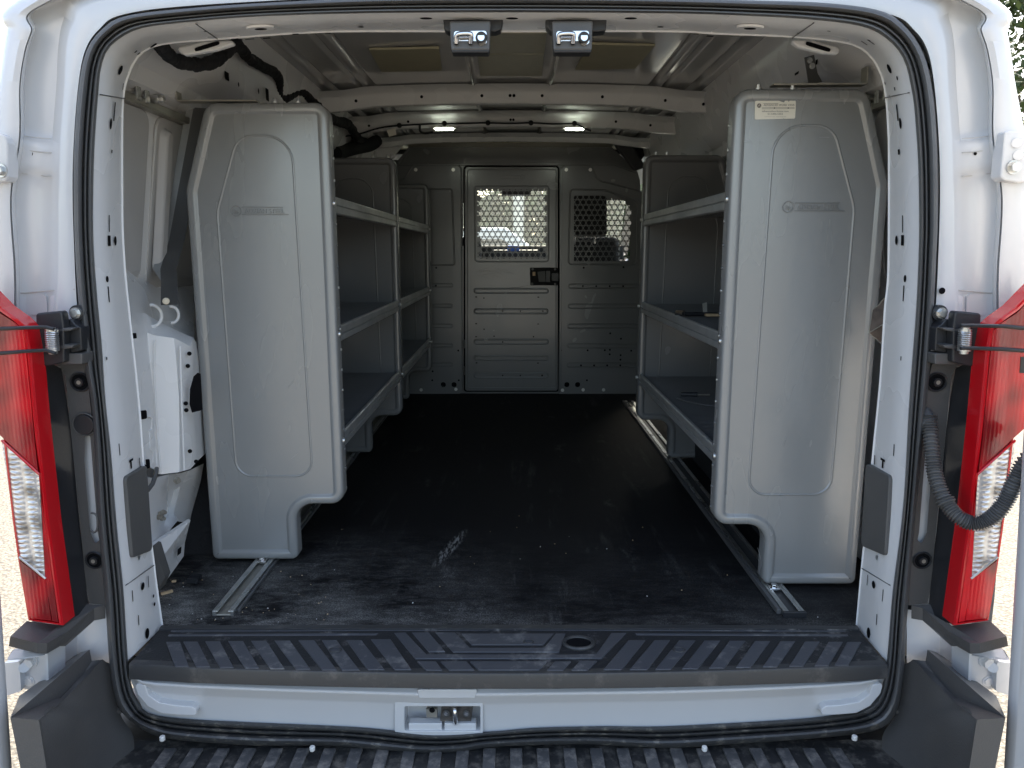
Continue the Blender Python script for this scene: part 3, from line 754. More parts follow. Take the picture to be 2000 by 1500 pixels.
# lower inner quarter: channel shapes behind the pillar foot
mb.loft([pp((283,930,1.62),(300,934,1.66),(330,926,1.72),(352,924,1.78),(372,918,1.84),(398,905,1.95)),
         pp((288,985,1.62),(304,975,1.68),(326,962,1.76),(340,958,1.84),(352,950,1.84),(392,940,1.95)),
         pp((292,1040,1.62),(304,1034,1.68),(318,1030,1.78),(326,1010,1.86),(340,1000,1.84),(375,1000,1.95)),
         pp((296,1064,1.62),(310,1056,1.66),(325,1046,1.72),(336,1030,1.80),(346,1018,1.84),(370,1022,1.95))], 'white_in')
for (u, v) in [(313,1003),(318,1000),(309,1010),(316,1012)]: mb.hexbolt(at(u, v, 1.70), (.9, -.5, 0), .0045, 'galv', .010)
mb.hexbolt(at(345,938,1.70), (.8, -.6, 0), .006, 'galv', .010)
mb.tube([at(288,958,1.60), at(298,945,1.62), at(305,925,1.64), at(306,915,1.66)], .005, 'rubber', 8)
q2 = mb.build("inner_quarter_panel", van, angle=60)
mb = MB()
face = [(297,1066,1.60),(372,1016,1.78),(361,1060,1.80),(359,1086,1.80),(318,1144,1.66),(313,1148,1.64),(308,1100,1.60)]
fp = pp(*face); c = sum(fp, Vector()) / len(fp)
mb.add(fp, [list(range(len(fp)))], 'white_in')
mb.add([p + Vector((-.01, .012, 0)) for p in fp] , [list(range(len(fp)))], 'white_in')
mb.loft([fp + fp[:1], [p + Vector((-.01, .012, 0)) for p in fp + fp[:1]]], 'white_in', smooth=False)
def bil(u, v):
    a, b, c2 = fp[0], fp[1], fp[4]; nn = (b - a).cross(c2 - a).normalized(); d = ray(u, v).normalized(); o = Vector((0, 0, CAMZ))
    if nn.dot(d) > 0: nn = -nn
    return o + d * ((a - o).dot(nn) / d.dot(nn)) + nn * .003, nn
for (u, v, r, r2, pw) in [(346,1049,.013,.016,2),(348,1076,.009,.014,8)]:
    p, nn = bil(u, v); mb.disc(p, nn, r, 'dark' if pw == 8 else 'cover', ax=(0, 0, 1), r2=r2 * .7, power=pw)
mb.build("floor_bracket", van)
mb = MB(); mb.prism(pp((297,1066,1.57),(303,1068,1.58),(322,1128,1.60),(312,1153,1.59),(310,1150,1.58)), (.0, .03, 0), 'coverp'); mb.build("bracket_cover", van, bevel=.002)
for s in (-1, 1):
    mb = MB()
    arch = [(1.93, 0), (1.97, .16), (2.10, .27), (2.30, .33), (2.55, .34), (2.80, .31), (2.98, .22), (3.06, .08), (3.08, 0)]
    mb.loft([[Vector((s * .93, y, z)) for y, z in arch], [Vector((s * .735, y + .004, z * .985)) for y, z in arch], [Vector((s * .715, 2.5 + (y - 2.5) * .97, z * .95)) for y, z in arch]], 'harness')
    mb.add([Vector((s * .715, 2.5 + (y - 2.5) * .97, z * .95)) for y, z in arch], [list(range(len(arch)))], 'harness')
    mb.build("wheel_arch_liner", van, angle=60)

# --- roof lining with swages, bows, pads, lights
mb = MB()
xs = []
def swage(x):
    a = abs(x); z = 0
    for c, w, h in ((.135, .010, -.010), (.50, .014, .016), (.545, .010, .010), (.645, .016, .018)):
        d = abs(a - c)
        if d < w: z += h * (0.5 + 0.5 * math.cos(math.pi * d / w))
    if a < .135: z += .006
    return z
xs = [-.70 + 1.40 * k / 280 for k in range(281)]
rz = lambda x: 1.402 - .035 * x * x
mb.loft([[Vector((x, y, rz(x) + swage(x))) for x in xs] for y in (1.52, 2.2, 2.9, 3.5, 4.45)], 'roof')
mb.build("roof_lining", van, angle=60)
def bow(y, w, zl, name="roof_bow", holes=()):
    mb = MB(); X = [-.74 + 1.48 * k / 74 for k in range(75)]
    def zt(x):
        a = abs(x); d = .0
        d -= .010 * sstep(.50, .62, a)
        return rz(x) - .003 + d - (.005 if .12 < a < .15 else 0)
    drop = lambda x: zl - .020 * (x / .7) ** 2 - .012 * sstep(.48, .66, abs(x))
    rings = [[Vector((x, y - w, zt(x))) for x in X],
             [Vector((x, y - w + .012, zt(x) - .003)) for x in X],
             [Vector((x, y - .018, zt(x) - .012)) for x in X],
             [Vector((x, y - .010, (zt(x) * .6 + drop(x) * .4))) for x in X],
             [Vector((x, y, drop(x) + .006)) for x in X],
             [Vector((x, y + .005, drop(x))) for x in X],
             [Vector((x, y + w * .35, drop(x) - .001)) for x in X],
             [Vector((x, y + w * .38, drop(x) + .006)) for x in X],
             [Vector((x, y + w * .6, zt(x) - .01)) for x in X], [Vector((x, y + w * .8, zt(x))) for x in X]]
    mb.loft(rings, 'white_in')
    for x in holes:
        z = (zt(x) * .45 + drop(x) * .55)
        mb.disc((x, y - .0105, z), (0, -1, -.15), .0055, 'dark')
    return mb.build(name, van, angle=40)
bow(2.90, .07, 1.345, holes=(-.72, -.70, -.57, -.33, -.11, -.007, .007, .11, .33, .56, .70))
b2 = bow(3.42, .07, 1.347, holes=(-.62, -.45, -.006, .006, .45, .6))
bow(4.02, .06, 1.366)
mb = MB(); mb.box((0, 4.24, 1.375), (1.3, .26, .012), 'padf'); mb.build("front_roof_panel", van)
for (pts, m) in (([(721,95),(857,92),(863,136),(745,138)], 'pad'), ([(1152,84),(1279,87),(1241,132),(1124,134)], 'pad')):
    mb = MB(); q = [atz(u, v, 1.392) for u, v in pts]
    mb.prism([p + Vector((0, 0, -.004)) for p in q], (0, 0, .006), m); mb.build("damping_pad", van)
for (pts) in ([(940,62),(1068,62),(1063,102),(948,102)], [(933,104),(1062,103),(1058,146),(938,146)]):
    mb = MB(); q = [atz(u, v, 1.396) for u, v in pts]
    mb.prism([p + Vector((0, 0, -.004)) for p in q], (0, 0, .006), 'padf'); mb.build("damping_pad", van)
for u in (868, 1122):
    c = at(u, 254, 3.43); mb = MB()
    mb.box((c.x, 3.425, 1.339), (.105, .030, .008), 'whitepl'); o = mb.build("cargo_lamp", van, bevel=.003)
    lb = MB()
    for k in range(4): lb.box((c.x - .030 + k * .020, 3.418, 1.332), (.018, .022, .007), 'led')
    lb.build("lamp_lens", o, bevel=.003)
mb = MB()
wp = [(660,268),(700,262),(733,252),(760,247),(800,244),(850,242),(868,242),(910,241),(950,240),(995,241),(1037,240),(1080,242),(1122,242),(1140,250),(1155,256)]
mb.tube(catmull([at(u, v, 3.395) for u, v in wp], 4), .0035, 'harness', 8)
for (u, v) in [(780,245),(868,241),(953,240),(1037,240),(1122,241)]: mb.cyl(at(u, v, 3.385), at(u, v, 3.405), .011, 'harness', 12)
mb.tube(catmull([at(820,244,3.39), at(821,256,3.385), at(830,260,3.38), at(845,258,3.39)], 5), .005, 'harness', 8)
mb.build("lamp_wiring", van)
mb = MB(); mb.prism(px([(755,254),(772,250),(774,263),(760,267)], 3.36), (0, .001, 0), 'paper'); mb.build("wire_tag", van)
mb = MB()
hp = [(306,78,1.57),(316,92,1.60),(330,108,1.66),(345,118,1.72),(371,125,1.78),(395,126,1.82),(418,120,1.86),(436,108,1.90),(450,94,1.92),(462,88,1.96),(474,98,2.02),(484,112,2.08),(500,122,2.16),(518,133,2.25),(536,142,2.33),(545,156,2.40),(543,172,2.45),(547,188,2.50),(560,191,2.55),(574,182,2.62),(588,180,2.68),(602,190,2.74),(614,204,2.80),(632,222,2.95),(646,232,3.05),(662,238,3.15),(678,242,3.25),(690,256,3.35),(700,272,3.5),(712,276,3.7)]
random.seed(3)
jit = [random.uniform(.8, 1.25) for _ in range(400)]
mb.tube(catmull(pp(*hp), 9), .0125, 'harness', 12, rf=lambda i, n: (.0135 if i < n * .75 else .018) * (0.6 * jit[i] + .4 * jit[(i // 4)]))
mb.tube(catmull(pp((655,300,3.3),(668,296,3.4),(690,290,3.5),(720,284,3.7),(735,276,3.9)), 6), .03, 'harness', 10)
mb.build("wiring_harness", van, angle=80)
# dark trim in the upper corners beside the partition
mb = MB()
mb.prism(px([(640,262),(770,268),(745,310),(640,330)], 4.2), (0, .06, 0), 'harness')
mb.build("corner_padding", van, bevel=.01)
mb = MB()
mb.prism(px([(1190,268),(1330,278),(1330,300),(1262,300),(1240,330)], 4.2), (0, .06, 0), 'harness')
mb.build("corner_padding", van, bevel=.01)
mb = MB(); mb.prism(px([(732,262),(790,280),(762,314),(712,300)], 4.12), (0, .02, 0), 'white_in'); mb.build("corner_gusset", van, bevel=.004)
mb = MB(); mb.prism(px([(1202,262),(1228,268),(1262,326),(1240,334),(1196,276)], 4.12), (0, .04, 0), 'dash'); mb.build("pillar_trim", van, bevel=.01)
# grab pressings behind the header
for pts, yy in (([(340,94),(395,80),(452,78),(458,86),(420,98),(360,108)], 1.60), ([(1538,76),(1588,78),(1640,92),(1640,106),(1610,104),(1560,92)], 1.60)):
    mb = MB(); q = fillet(px(pts, yy), .008, 4); mb.prism(q, (0, .015, 0), 'white_in')
    cx = sum(p.x for p in q) / len(q); cz = sum(p.z for p in q) / len(q)
    mb.disc((cx, yy - .002, cz), (0, -1, 0), .026, 'dark', ax=(1, 0, .28 if cx < 0 else -.28), r2=.004, power=5); mb.build("header_bracket", van, bevel=.004)
# ================================================================== TAIL END DETAILS
# --- header latches
for cx, nm in ((918, 0), (1118, 1)):
    o = MB(); Y = 1.435
    s = cx
    back = fillet(px([(cx-53,27),(cx+67,27),(cx+60,58),(cx+50,62),(cx-44,62),(cx-51,56)] if nm == 0 else [(cx-53,27),(cx+68,27),(cx+66,60),(cx+50,62),(cx-42,62),(cx-51,52)], Y), .004, 3)
    o.prism(back, (0, .03, 0), 'blackp'); ob = o.build("roof_latch", van, bevel=.003)
    h = MB(); f = px([(cx-40,41),(cx+40,40),(cx+38,98),(cx-37,98)], 1.41); h.prism(fillet(f, .003, 3), (0, .03, 0), 'greyp')
    h.prism(fillet(px([(cx-37,92),(cx+38,92),(cx+37,103),(cx-36,103)], 1.412), .003, 3), (0, .03, 0), 'blackp'); h.build("latch_housing", ob, bevel=.0035)
    k = MB(); yy = 1.4075
    k.prism(fillet(px([(cx-31,61),(cx+32,60),(cx+33,84),(cx+22,90),(cx+12,80),(cx-22,80),(cx-26,87),(cx-32,84)], yy), .004, 3), (0, .004, 0), 'chrome')
    k.tube(catmull([at(cx-27,84,yy-.004), at(cx-26,70,yy-.010), at(cx-18,66,yy-.013), at(cx,66,yy-.013), at(cx+2,72,yy-.010), at(cx+1,84,yy-.004)], 6), .0042, 'chrome', 10)
    k.disc(at(cx-27,83,yy-.001), (0, -1, 0), .0045, 'dark'); k.disc(at(cx+1,83,yy-.001), (0, -1, 0), .0045, 'dark'); k.build("latch_catch", ob, bevel=.001)
    b = MB(); c = at(cx+22,74,yy); b.cyl(c, c + Vector((0, -.012, -.002)), .0105, 'blackp', 20, .009); b.disc(c + Vector((0, -.0125, -.002)), (0, -1, 0), .006, 'chrome'); b.build("latch_bumper", ob, bevel=.001)

# --- black sill plate with raised treads
mb = MB()
edge_b = [(252,1297),(320,1300),(420,1306),(700,1313),(990,1316),(1300,1313),(1560,1305),(1660,1301),(1733,1298)]
low_b = [(252,1327),(320,1331),(420,1336),(700,1343),(990,1346),(1300,1343),(1560,1335),(1660,1331),(1733,1326)]
back = [(316,1223),(360,1221),(470,1221),(750,1220),(990,1220),(1250,1220),(1500,1221),(1620,1222),(1674,1223)]
def dn(l): return [(p.x, p.y) for p in catmull([(u, v, 0) for u, v in l], 6)]
eb, lb_, bk = dn(edge_b), dn(low_b), dn(back)
topf = [atz(u, v, .004) for u, v in eb]; r0 = [atz(u, v, .010) for u, v in bk]
lowp = [Vector((p.x, p.y - .0015, CAMZ)) for p in topf]
low = []
for (u, v), p in zip(lb_, topf):
    q = at(u, v, p.y - .004); low.append(q)
mid = [p + Vector((0, -.002, -.006)) for p in topf]
t1 = [p + Vector((0, .006, .001)) for p in topf]
mb.loft([r0, [lerp3(a, b, .10) for a, b in zip(r0, t1)]], 'sill_lip'); r1 = [lerp3(a, b, .10) for a, b in zip(r0, t1)]
r1 = [p + Vector((0, 0, -.003)) for p in r1]
mb.loft([[lerp3(a, b, .10) for a, b in zip(r0, t1)], r1], 'sill')
t0 = [p + Vector((0, .012, -.0015)) for p in t1]
mb.loft([r1, t0], 'sill'); mb.loft([t0, t1, topf, mid, low], 'sill_lip')
mb.loft([low, [p + Vector((0, .04, 0)) for p in low], [p + Vector((0, .04, .02)) for p in low]], 'sill_lip')
tiles = []
def zt_(x, y=0): return .0085
def cz(pts): return C(650, 975, 2.857, pts)
for k in range(9):  # left slanted treads
    x = -20 - 140 * k if k else -20
tiles += [cz([(75,785),(160,785),(290,950),(195,950)]), cz([(212,780),(322,780),(440,950),(345,950)]), cz([(-62,785),(20,785),(150,952),(50,952)])]
L_ = [(603,565),(556,518),(511,470),(467,425),(424,384),(384,350)]
for k, (ut) in enumerate([598, 551, 505, 460, 415, 372, 338]):
    w = 31 - k * 0.6; sh = 47 - k * 4.5 if k < 5 else 26 - (k - 5) * 8
    tiles.append([(ut - w / 2, 1250 + k * .5), (ut + w / 2, 1250 + k * .5), (ut + w / 2 + sh * .95, 1308 - k * 1.2), (ut - w / 2 + sh, 1308 - k * 1.2)])
tiles += [cz([(715,748),(1235,748),(1172,812),(775,812)]),
          cz([(440,742),(535,742),(628,850),(535,850)]),
          cz([(570,742),(680,742),(765,828),(1180,828),(1245,748),(1300,748),(1262,852),(672,852)]),
          cz([(340,745),(405,742),(522,864),(1290,866),(1470,862),(1555,745),(1640,745),(1500,886),(460,888)]),
          cz([(765,903),(1195,903),(1150,952),(815,952)]), cz([(470,903),(575,903),(612,953),(520,953)]), cz([(600,903),(745,903),(790,952),(650,953)]),
          cz([(1240,903),(1330,903),(1285,953),(1195,953)]), cz([(1380,900),(1475,900),(1420,953),(1330,953)]),
          cz([(1650,785),(1745,785),(1612,950),(1510,950)]), cz([(1795,785),(1882,785),(1755,950),(1655,950)])]
for k, ut in enumerate([1342, 1391, 1440, 1489, 1538, 1586, 1632, 1668]):
    w = 31 - k * .6; sh = 47 - k * 3.2
    tiles.append([(ut - w / 2, 1250 + k * .5), (ut + w / 2 + 1, 1250 + k * .5), (ut + w / 2 - sh, 1307 - k * 1.2), (ut - w / 2 - sh, 1307 - k * 1.2)])
tiles.append([(335,1229),(700,1227),(990,1226),(1300,1227),(1650,1229),(1652,1234),(1300,1232),(990,1231),(700,1232),(333,1234)])
tiles.append([(330,1238),(740,1236),(735,1240),(328,1242)]); tiles.append([(1240,1236),(1655,1238),(1657,1242),(1243,1240)])
for tl in tiles:
    q = [atz(u, v, .0068) for u, v in tl]
    mb.prism(q, (0, 0, -.004), 'tile')
# round pull hole
c = atz(1130, 1256, .0075)
sp = mb.build("sill_plate", van, bevel=.0008, bseg=1)
mb = MB()
mb.tube([c + Vector((.030 * math.cos(a), .024 * math.sin(a), 0)) for a in [2 * math.pi * k / 28 for k in range(29)]], .0045, 'sill_lip', 8)
mb.disc(c + Vector((0, 0, .0008)), (0, 0, 1), .027, 'dark', ax=(1, 0, 0), r2=.021)
mb.build("pull_hole", sp)
for (u, v, r) in [(1032,1253,.010),(655,1269,.012),(1326,1269,.012)]:
    mb = MB(); p = atz(u, v, .0078); mb.tube([p + Vector((r * math.cos(a), r * .8 * math.sin(a), 0)) for a in [2 * math.pi * k / 20 for k in range(21)]], .0016, 'sill_lip', 6); mb.build("sill_plug", sp)

# --- painted tail sill under the plate
mb = MB()
us = [255 + (1730 - 255) * k / 60 for k in range(61)]
def arcv(u, c, e): t = (u - 992) / 740; return c + (e - c) * t * t
def lowv(u):
    q = min(A_in, key=lambda p: abs(p[0] - u) + (1000 if p[1] < 1200 else 0)); return None
def seal_in_v(u):
    pts = [p for p in A_in if p[1] > 1225]; pts = sorted(pts)
    for (a, b) in zip(pts, pts[1:]):
        if a[0] <= u <= b[0]: return a[1] + (b[1] - a[1]) * (u - a[0]) / (b[0] - a[0])
    return 1395
rows = [[], [], [], [], [], []]
for u in us:
    v0 = arcv(u, 1342, 1322); vb = seal_in_v(u) + 6
    e = sstep(1675, 1600, u) if u > 992 else sstep(300, 390, u)
    va = v0 + (vb - v0) * .18; vc = v0 + (vb - v0) * .34
    rows[0].append(at(u, v0, 1.385)); rows[1].append(at(u, va - 4, 1.372)); rows[2].append(at(u, va, 1.371 + 0 * e))
    rows[3].append(at(u, vc, 1.385)); rows[4].append(at(u, vc + 5, 1.389)); rows[5].append(at(u, vb, 1.396))
# leave a pocket for the striker
def seg_rows(i0, i1, rws): mb.loft([r[i0:i1 + 1] for r in rws], 'white')
ul, ur = 792, 938
iL = max(i for i, u in enumerate(us) if u <= ul); iR = min(i for i, u in enumerate(us) if u >= ur)
seg_rows(0, iL, rows); seg_rows(iR, 60, rows); seg_rows(iL, iR, rows[:4])
yf = 1.386
yf = 1.3845
fl = [at(us[iL],1366,yf), at(us[iR],1366,yf), at(us[iR],1436,yf + .004), at(us[iL],1436,yf + .004)]
hole = fillet([at(790,1380,yf), at(938,1380,yf), at(938,1428,yf + .003), at(790,1428,yf + .003)], .003, 4)
mb.fill([fl, hole], 'white')
mb.loft([hole + hole[:1], [p + Vector((0, .05, -.0)) for p in hole + hole[:1]]], 'white', smooth=False)
mb.add([p + Vector((0, .05, 0)) for p in hole], [list(range(len(hole)))], 'white')
for (a, b) in ((0, 0),):
    for u0, u1 in ((798,863),(868,930)):
        mb.prism(px([(u0,1413),(u1,1413),(u1,1429),(u0,1429)], 1.392), (0, .02, 0), 'white')
# corner pressings
for s in (0, 1):
    P0 = [(283,1338),(290,1358),(310,1372),(345,1378),(375,1380),(383,1386),(384,1398),(350,1397),(315,1394),(288,1380),(268,1356),(262,1335)]
    if s: P0 = [(1988 - u, v - 1) for u, v in P0]
    q = [at(u, v, 1.374) for u, v in P0]
    mb.prism(fillet(q, .006, 4), (0, .025, 0), 'white')
for s, (u0, u1) in ((0, (808, 935)),): pass
mb.prism(fillet(px([(815,1347),(932,1347),(928,1364),(818,1364)], 1.3695), .003, 3), (0, .02, 0), 'white')
tail = mb.build("tail_sill", van, angle=30, bevel=.002)
mb = MB(); y = 1.405
mb.prism(fillet(px([(862,1380),(924,1380),(920,1410),(900,1417),(880,1416),(860,1408)], y - .006), .004, 3), (0, .012, 0), 'worn')
mb.tube(catmull([at(887,1388,y), at(888,1385,y-.018), at(889,1400,y-.022), at(890,1412,y-.014), at(890,1414,y)], 6), .0048, 'chrome', 10)
for u in (872, 911): c = at(u, 1392, y - .007); mb.cyl(c, c + Vector((0, -.004, 0)), .0075, 'flat_bar', 16); mb.disc(c + Vector((0, -.0045, 0)), (0, -1, 0), .004, 'chrome')
mb.box(at(844, 1389, y), (.022, .016, .018), 'galv'); mb.disc(at(844, 1387, y - .010), (0, -1, 0), .006, 'dark')
mb.build("striker", van, bevel=.001)

# --- bumper with ribbed step
mb = MB()
ZS = -.195
outline_front = [(-.66, 1.02), (.66, 1.02)]
mb.add([Vector((-.80, 1.00, ZS)), Vector((.80, 1.00, ZS)), Vector((.80, 1.42, ZS)), Vector((-.80, 1.42, ZS))], [(0, 1, 2, 3)], 'step')
mb.prism([Vector((-.98, 1.00, ZS - .001)), Vector((.98, 1.00, ZS - .001)), Vector((.98, .96, ZS - .03)), Vector((.98, .97, ZS - .22)), Vector((-.98, .97, ZS - .22)), Vector((-.98, .96, ZS - .03))], (0, .001, 0), 'step') if False else None
mb.loft([[Vector((x, 1.00, ZS)) for x in (-.8, .8)], [Vector((x, .985, ZS - .012)) for x in (-.82, .82)], [Vector((x, .98, ZS - .22)) for x in (-.84, .84)]], 'step')
for s in (-1, 1):
    def m_(l): return [at(u if s < 0 else 1984 - u, v, Y) for u, v, Y in l]
    a, b, c, d = m_([(20,1402,1.12),(76,1406,1.12),(100,1560,1.12),(52,1560,1.12)])
    mb.loft([[a, b], [d, c]], 'greyp')
    e, f, g_, h, i_ = m_([(38,1359,1.24),(64,1350,1.28),(107,1359,1.28),(126,1366,1.24),(84,1404,1.14)])
    mb.add([a, e, f, g_, h, i_, b], [(0, 1, 4, 6), (1, 2, 3, 4), (4, 5, 6)], 'greyp', True)
    j, k = m_([(175,1291,1.37),(201,1288,1.375)])
    mb.add([g_, h, k, j], [(0, 1, 2, 3)], 'greyp', True)
    c2 = m_([(104,1560,1.13)])[0]
    r1 = catmull([k, h, i_, c2], 8)
    mb.loft([[b, c], [i_, c2]], 'greyp')
    r2 = catmull(m_([(206,1292,1.382),(176,1372,1.32),(140,1425,1.235),(150,1570,1.22)]), 8)
    r3 = catmull(m_([(214,1296,1.395),(205,1385,1.365),(196,1450,1.33),(225,1580,1.31)]), 8)
    r4 = catmull(m_([(224,1300,1.402),(236,1395,1.40),(262,1450,1.395),(250,1600,1.34)]), 8)
    mb.loft([r1, r2, r3, r4], 'greyp')
    # outer side down
    so = [p + Vector((s * .01, .25, -.02)) for p in (a, d)]
    mb.loft([[a, d], so], 'greyp'); mb.loft([[a, e, f], [so[0], e + Vector((s*.01, .2, -.03)), f + Vector((s*.01, .2, -.03))]], 'greyp')
    for (u, v) in ((234,1388),): 
        q = m_([(u, v, 1.395)])[0]; mb.hexbolt(q, (0, -1, 0), .005, 'coverp', .004)
bump = mb.build("rear_bumper", van, angle=50)
mb = MB()
k = 0; x = -.70
while x <= .70:
    mb.prism([Vector((x - .0125, 1.01, ZS + .001)), Vector((x + .0125, 1.01, ZS + .001)), Vector((x * .995 + .0125, 1.385, ZS + .001)), Vector((x * .995 - .0125, 1.385, ZS + .001))], (0, 0, .006), 'ribm')
    x += .0545
mb.build("step_tread", bump, bevel=.0015)
for (u, v) in [(317,1441),(610,1461),(1376,1461),(1669,1440)]:
    mb = MB(); p = at(u, v, 1.352); mb.cyl(p + Vector((0, 0, .004)), p + Vector((0, 0, -.006)), .0055, 'whitepl', 12); mb.build("clip_pin", bump, bevel=.002)

# --- tail lamps and what surrounds them, both sides
def mir(s): return (lambda u: u) if s < 0 else (lambda u: 1986 - u)
for s in (-1, 1):
    q = mir(s)
    def P(l, Y): return [at(q(u), v, Y) for u, v in l]
    def PY(l): return [at(q(u), v, Y) for u, v, Y in l]
    lamp = MB()
    out = [(-60,540),(0,601),(30,622),(50,640),(59,690),(72,830),(94,1025),(122,1223),(54,1213),(34,1095),(22,1010),(4,850),(-80,760)]
    frn = P(out, 1.293); f2 = offset2([Vector((p.x, p.z)) for p in frn], .005)
    inner = [Vector((p.x, 1.2925, p.y)) for p in f2]; bk_ = [p + Vector((0, .04, 0)) for p in frn]; in2 = [p + Vector((0, .02, 0)) for p in inner]
    lamp.loft([bk_ + bk_[:1], [p + Vector((0, .004, 0)) for p in frn + frn[:1]], [lerp3(p, q_, .35) for p, q_ in zip(frn + frn[:1], inner + inner[:1])], inner + inner[:1], in2 + in2[:1]], 'red_rim', smooth=False)
    lamp.fill([in2], 'red_rim')
    lampo = lamp.build("tail_lamp", van)
    up = MB(); upol = [(-60,548),(0,611),(28,630),(46,648),(53,700),(66,850),(85,1000),(78,920),(74,905),(2,850),(-60,790)]
    def ins(l, dy=1.291): return [at(q(u), v, dy) for u, v in l]
    for pl_ in ([(-56,556),(0,612),(28,630),(45,646),(52,700),(66,850),(84,1000),(106,1160),(113,1215),(102,1213),(88,1128),(78,925),(2,852),(-56,800)], [(38,1095),(90,1134),(100,1212),(60,1208),(56,1200)]):
        f_ = ins(pl_); up.fill([f_], 'red'); up.loft([f_ + f_[:1], [p + Vector((0, .012, 0)) for p in f_ + f_[:1]]], 'red', smooth=False)
    up.build("red_lens", lampo)
    cl = MB(); f_ = ins([(3,862),(76,928),(88,1128),(37,1088),(25,1008)], 1.294); cl.fill([f_], 'clear'); cl.loft([f_ + f_[:1], [p + Vector((0, .012, 0)) for p in f_ + f_[:1]]], 'clear', smooth=False); cl.build("clear_lens", lampo)
    # bright strips framing the clear window
    ed = MB(); ed.tube(ins([(37,1088),(89,1130)], 1.289), .0018, 'zinc', 8); ed.build("lens_edge", lampo)
    ed = MB(); ed.tube(ins([(3,860),(76,926)], 1.289), .0022, 'red_rim', 8); ed.build("lens_edge", lampo)
    # dark strip between lamp and trim
    mb = MB()
    a1 = PY([(50,640,1.312),(60,720,1.312),(73,850,1.312),(95,1030,1.312),(108,1120,1.312),(120,1200,1.312),(122,1222,1.312)])
    b1 = PY([(80,700,1.36),(98,760,1.37),(100,860,1.38),(126,1030,1.37),(140,1120,1.36),(152,1190,1.35),(156,1206,1.35)])
    c1 = PY([(120,720,1.40),(130,780,1.40),(140,860,1.40),(155,1020,1.40),(165,1100,1.395),(172,1180,1.39),(180,1200,1.39)])
    mb.loft([catmull(a1, 5), catmull(b1, 5), catmull(c1, 5)], 'blackp')
    mb.build("lamp_surround", van, angle=60)
    # grey trim along the seal
    mb = MB()
    trim = [(104,715),(118,716),(128,735),(138,840),(150,960),(160,1060),(168,1150),(174,1178),(205,1182),(212,1182),(205,1050),(193,960),(181,830),(170,730),(160,690),(128,690)]
    slot = fillet(P([(166,852),(176,850),(180,900),(191,1040),(194,1055),(186,1062),(176,1040),(165,900)], 1.392), .003, 3)
    holes = [slot]
    mb.fill([P(trim, 1.392), slot], 'greyp')
    mb.prism(P(trim, 1.392), (0, .02, 0), 'greyp', front=False)
    tr = mb.build("corner_trim", van)
    mb = MB(); mb.add(P([(150,830),(210,830),(225,1080),(165,1080)], 1.405), [(0, 1, 2, 3)], 'white'); mb.build("corner_body", van)
    for (u, v, r) in [(157,746,.018),(185,1094,.017)]:
        rc = MB(); c = at(q(u), v, 1.391)
        rc.tube([c + Vector((r * math.cos(t), -.001, r * .95 * math.sin(t))) for t in [2 * math.pi * k / 24 for k in range(25)]], .002, 'blackp', 6)
        rc.disc(c + Vector((0, -.0005, 0)), (0, -1, 0), r * .96, 'dark'); rc.cyl(c, c + Vector((0, -.006, 0)), .008, 'blackp', 12); rc.disc(c + Vector((0, -.0065, 0)), (0, -1, 0), .004, 'galv'); rc.build("trim_screw", tr)
    if s < 0:
        rc = MB(); c = at(165, 829, 1.388); rc.cyl(c + Vector((0, .004, 0)), c + Vector((0, -.004, 0)), .019, 'blackp', 28); rc.tube([c + Vector((.0215 * math.cos(t), 0, .0215 * math.sin(t))) for t in [2 * math.pi * k / 28 for k in range(29)]], .0018, 'greyp', 6); rc.build("trim_plug", tr, bevel=.001)
        rc = MB(); rc.tube(catmull(P([(178,1002),(186,1004),(190,1012),(190,1032),(184,1040),(176,1034)], 1.384), 5), .002, 'rubber', 8); rc.build("cable_loop", tr)
    # lower black ledge under the lamp
    mb = MB()
    ztop, h_ = .128, .042
    topo = [(21,1241),(52,1211),(125,1226),(178,1176),(206,1182),(206,1200),(186,1206),(140,1254),(90,1257),(74,1257)]
    tf = PY([(20,1243,1.245),(52,1213,1.31),(128,1222,1.33),(170,1180,1.385),(206,1182,1.392),(206,1184,1.392),(184,1188,1.380),(134,1232,1.31),(92,1256,1.255),(72,1256,1.245)])
    bf = PY([(17,1262,1.250),(50,1262,1.31),(128,1262,1.33),(170,1215,1.385),(206,1206,1.392),(206,1208,1.392),(184,1212,1.380),(128,1256,1.31),(91,1277,1.257),(72,1276,1.247)])
    mb.add(tf + bf, [list(range(10)), list(range(19, 9, -1))] + [[i, (i + 1) % 10, 10 + (i + 1) % 10, 10 + i] for i in range(10)], 'greyp')
    mb.build("lamp_ledge", van, bevel=.004, bseg=3)
    # painted body below the ledge and the lower door hinge
    mb = MB()
    mb.loft([PY([(88,1215,1.40),(150,1200,1.42),(215,1190,1.41)]), PY([(96,1330,1.40),(150,1318,1.43),(215,1310,1.41)])], 'white')
    mb.loft([PY([(96,1314,1.40),(152,1316,1.40)]), PY([(96,1352,1.30),(130,1352,1.30)])], 'white')
    mb.prism(PY([(60,1262,1.38),(100,1262,1.38),(102,1350,1.38),(60,1350,1.38)]), (0, .02, 0), 'white')
    mb.build("lower_corner_panel", van)
    mb = MB()
    mb.prism(fillet(PY([(42,1284,1.30),(60,1278,1.30),(97,1277,1.30),(98,1352,1.30),(62,1347,1.30),(44,1346,1.30)]), .006, 4), (0, .05, 0), 'white')
    mb.prism(PY([(88,1277,1.292),(93,1277,1.292),(96,1352,1.292),(90,1351,1.292)]), (0, .05, 0), 'white')
    mb.prism(fillet(PY([(5,1296,1.285),(38,1292,1.285),(41,1350,1.285),(10,1360,1.285)]), .004, 3), (0, .03, 0), 'white')
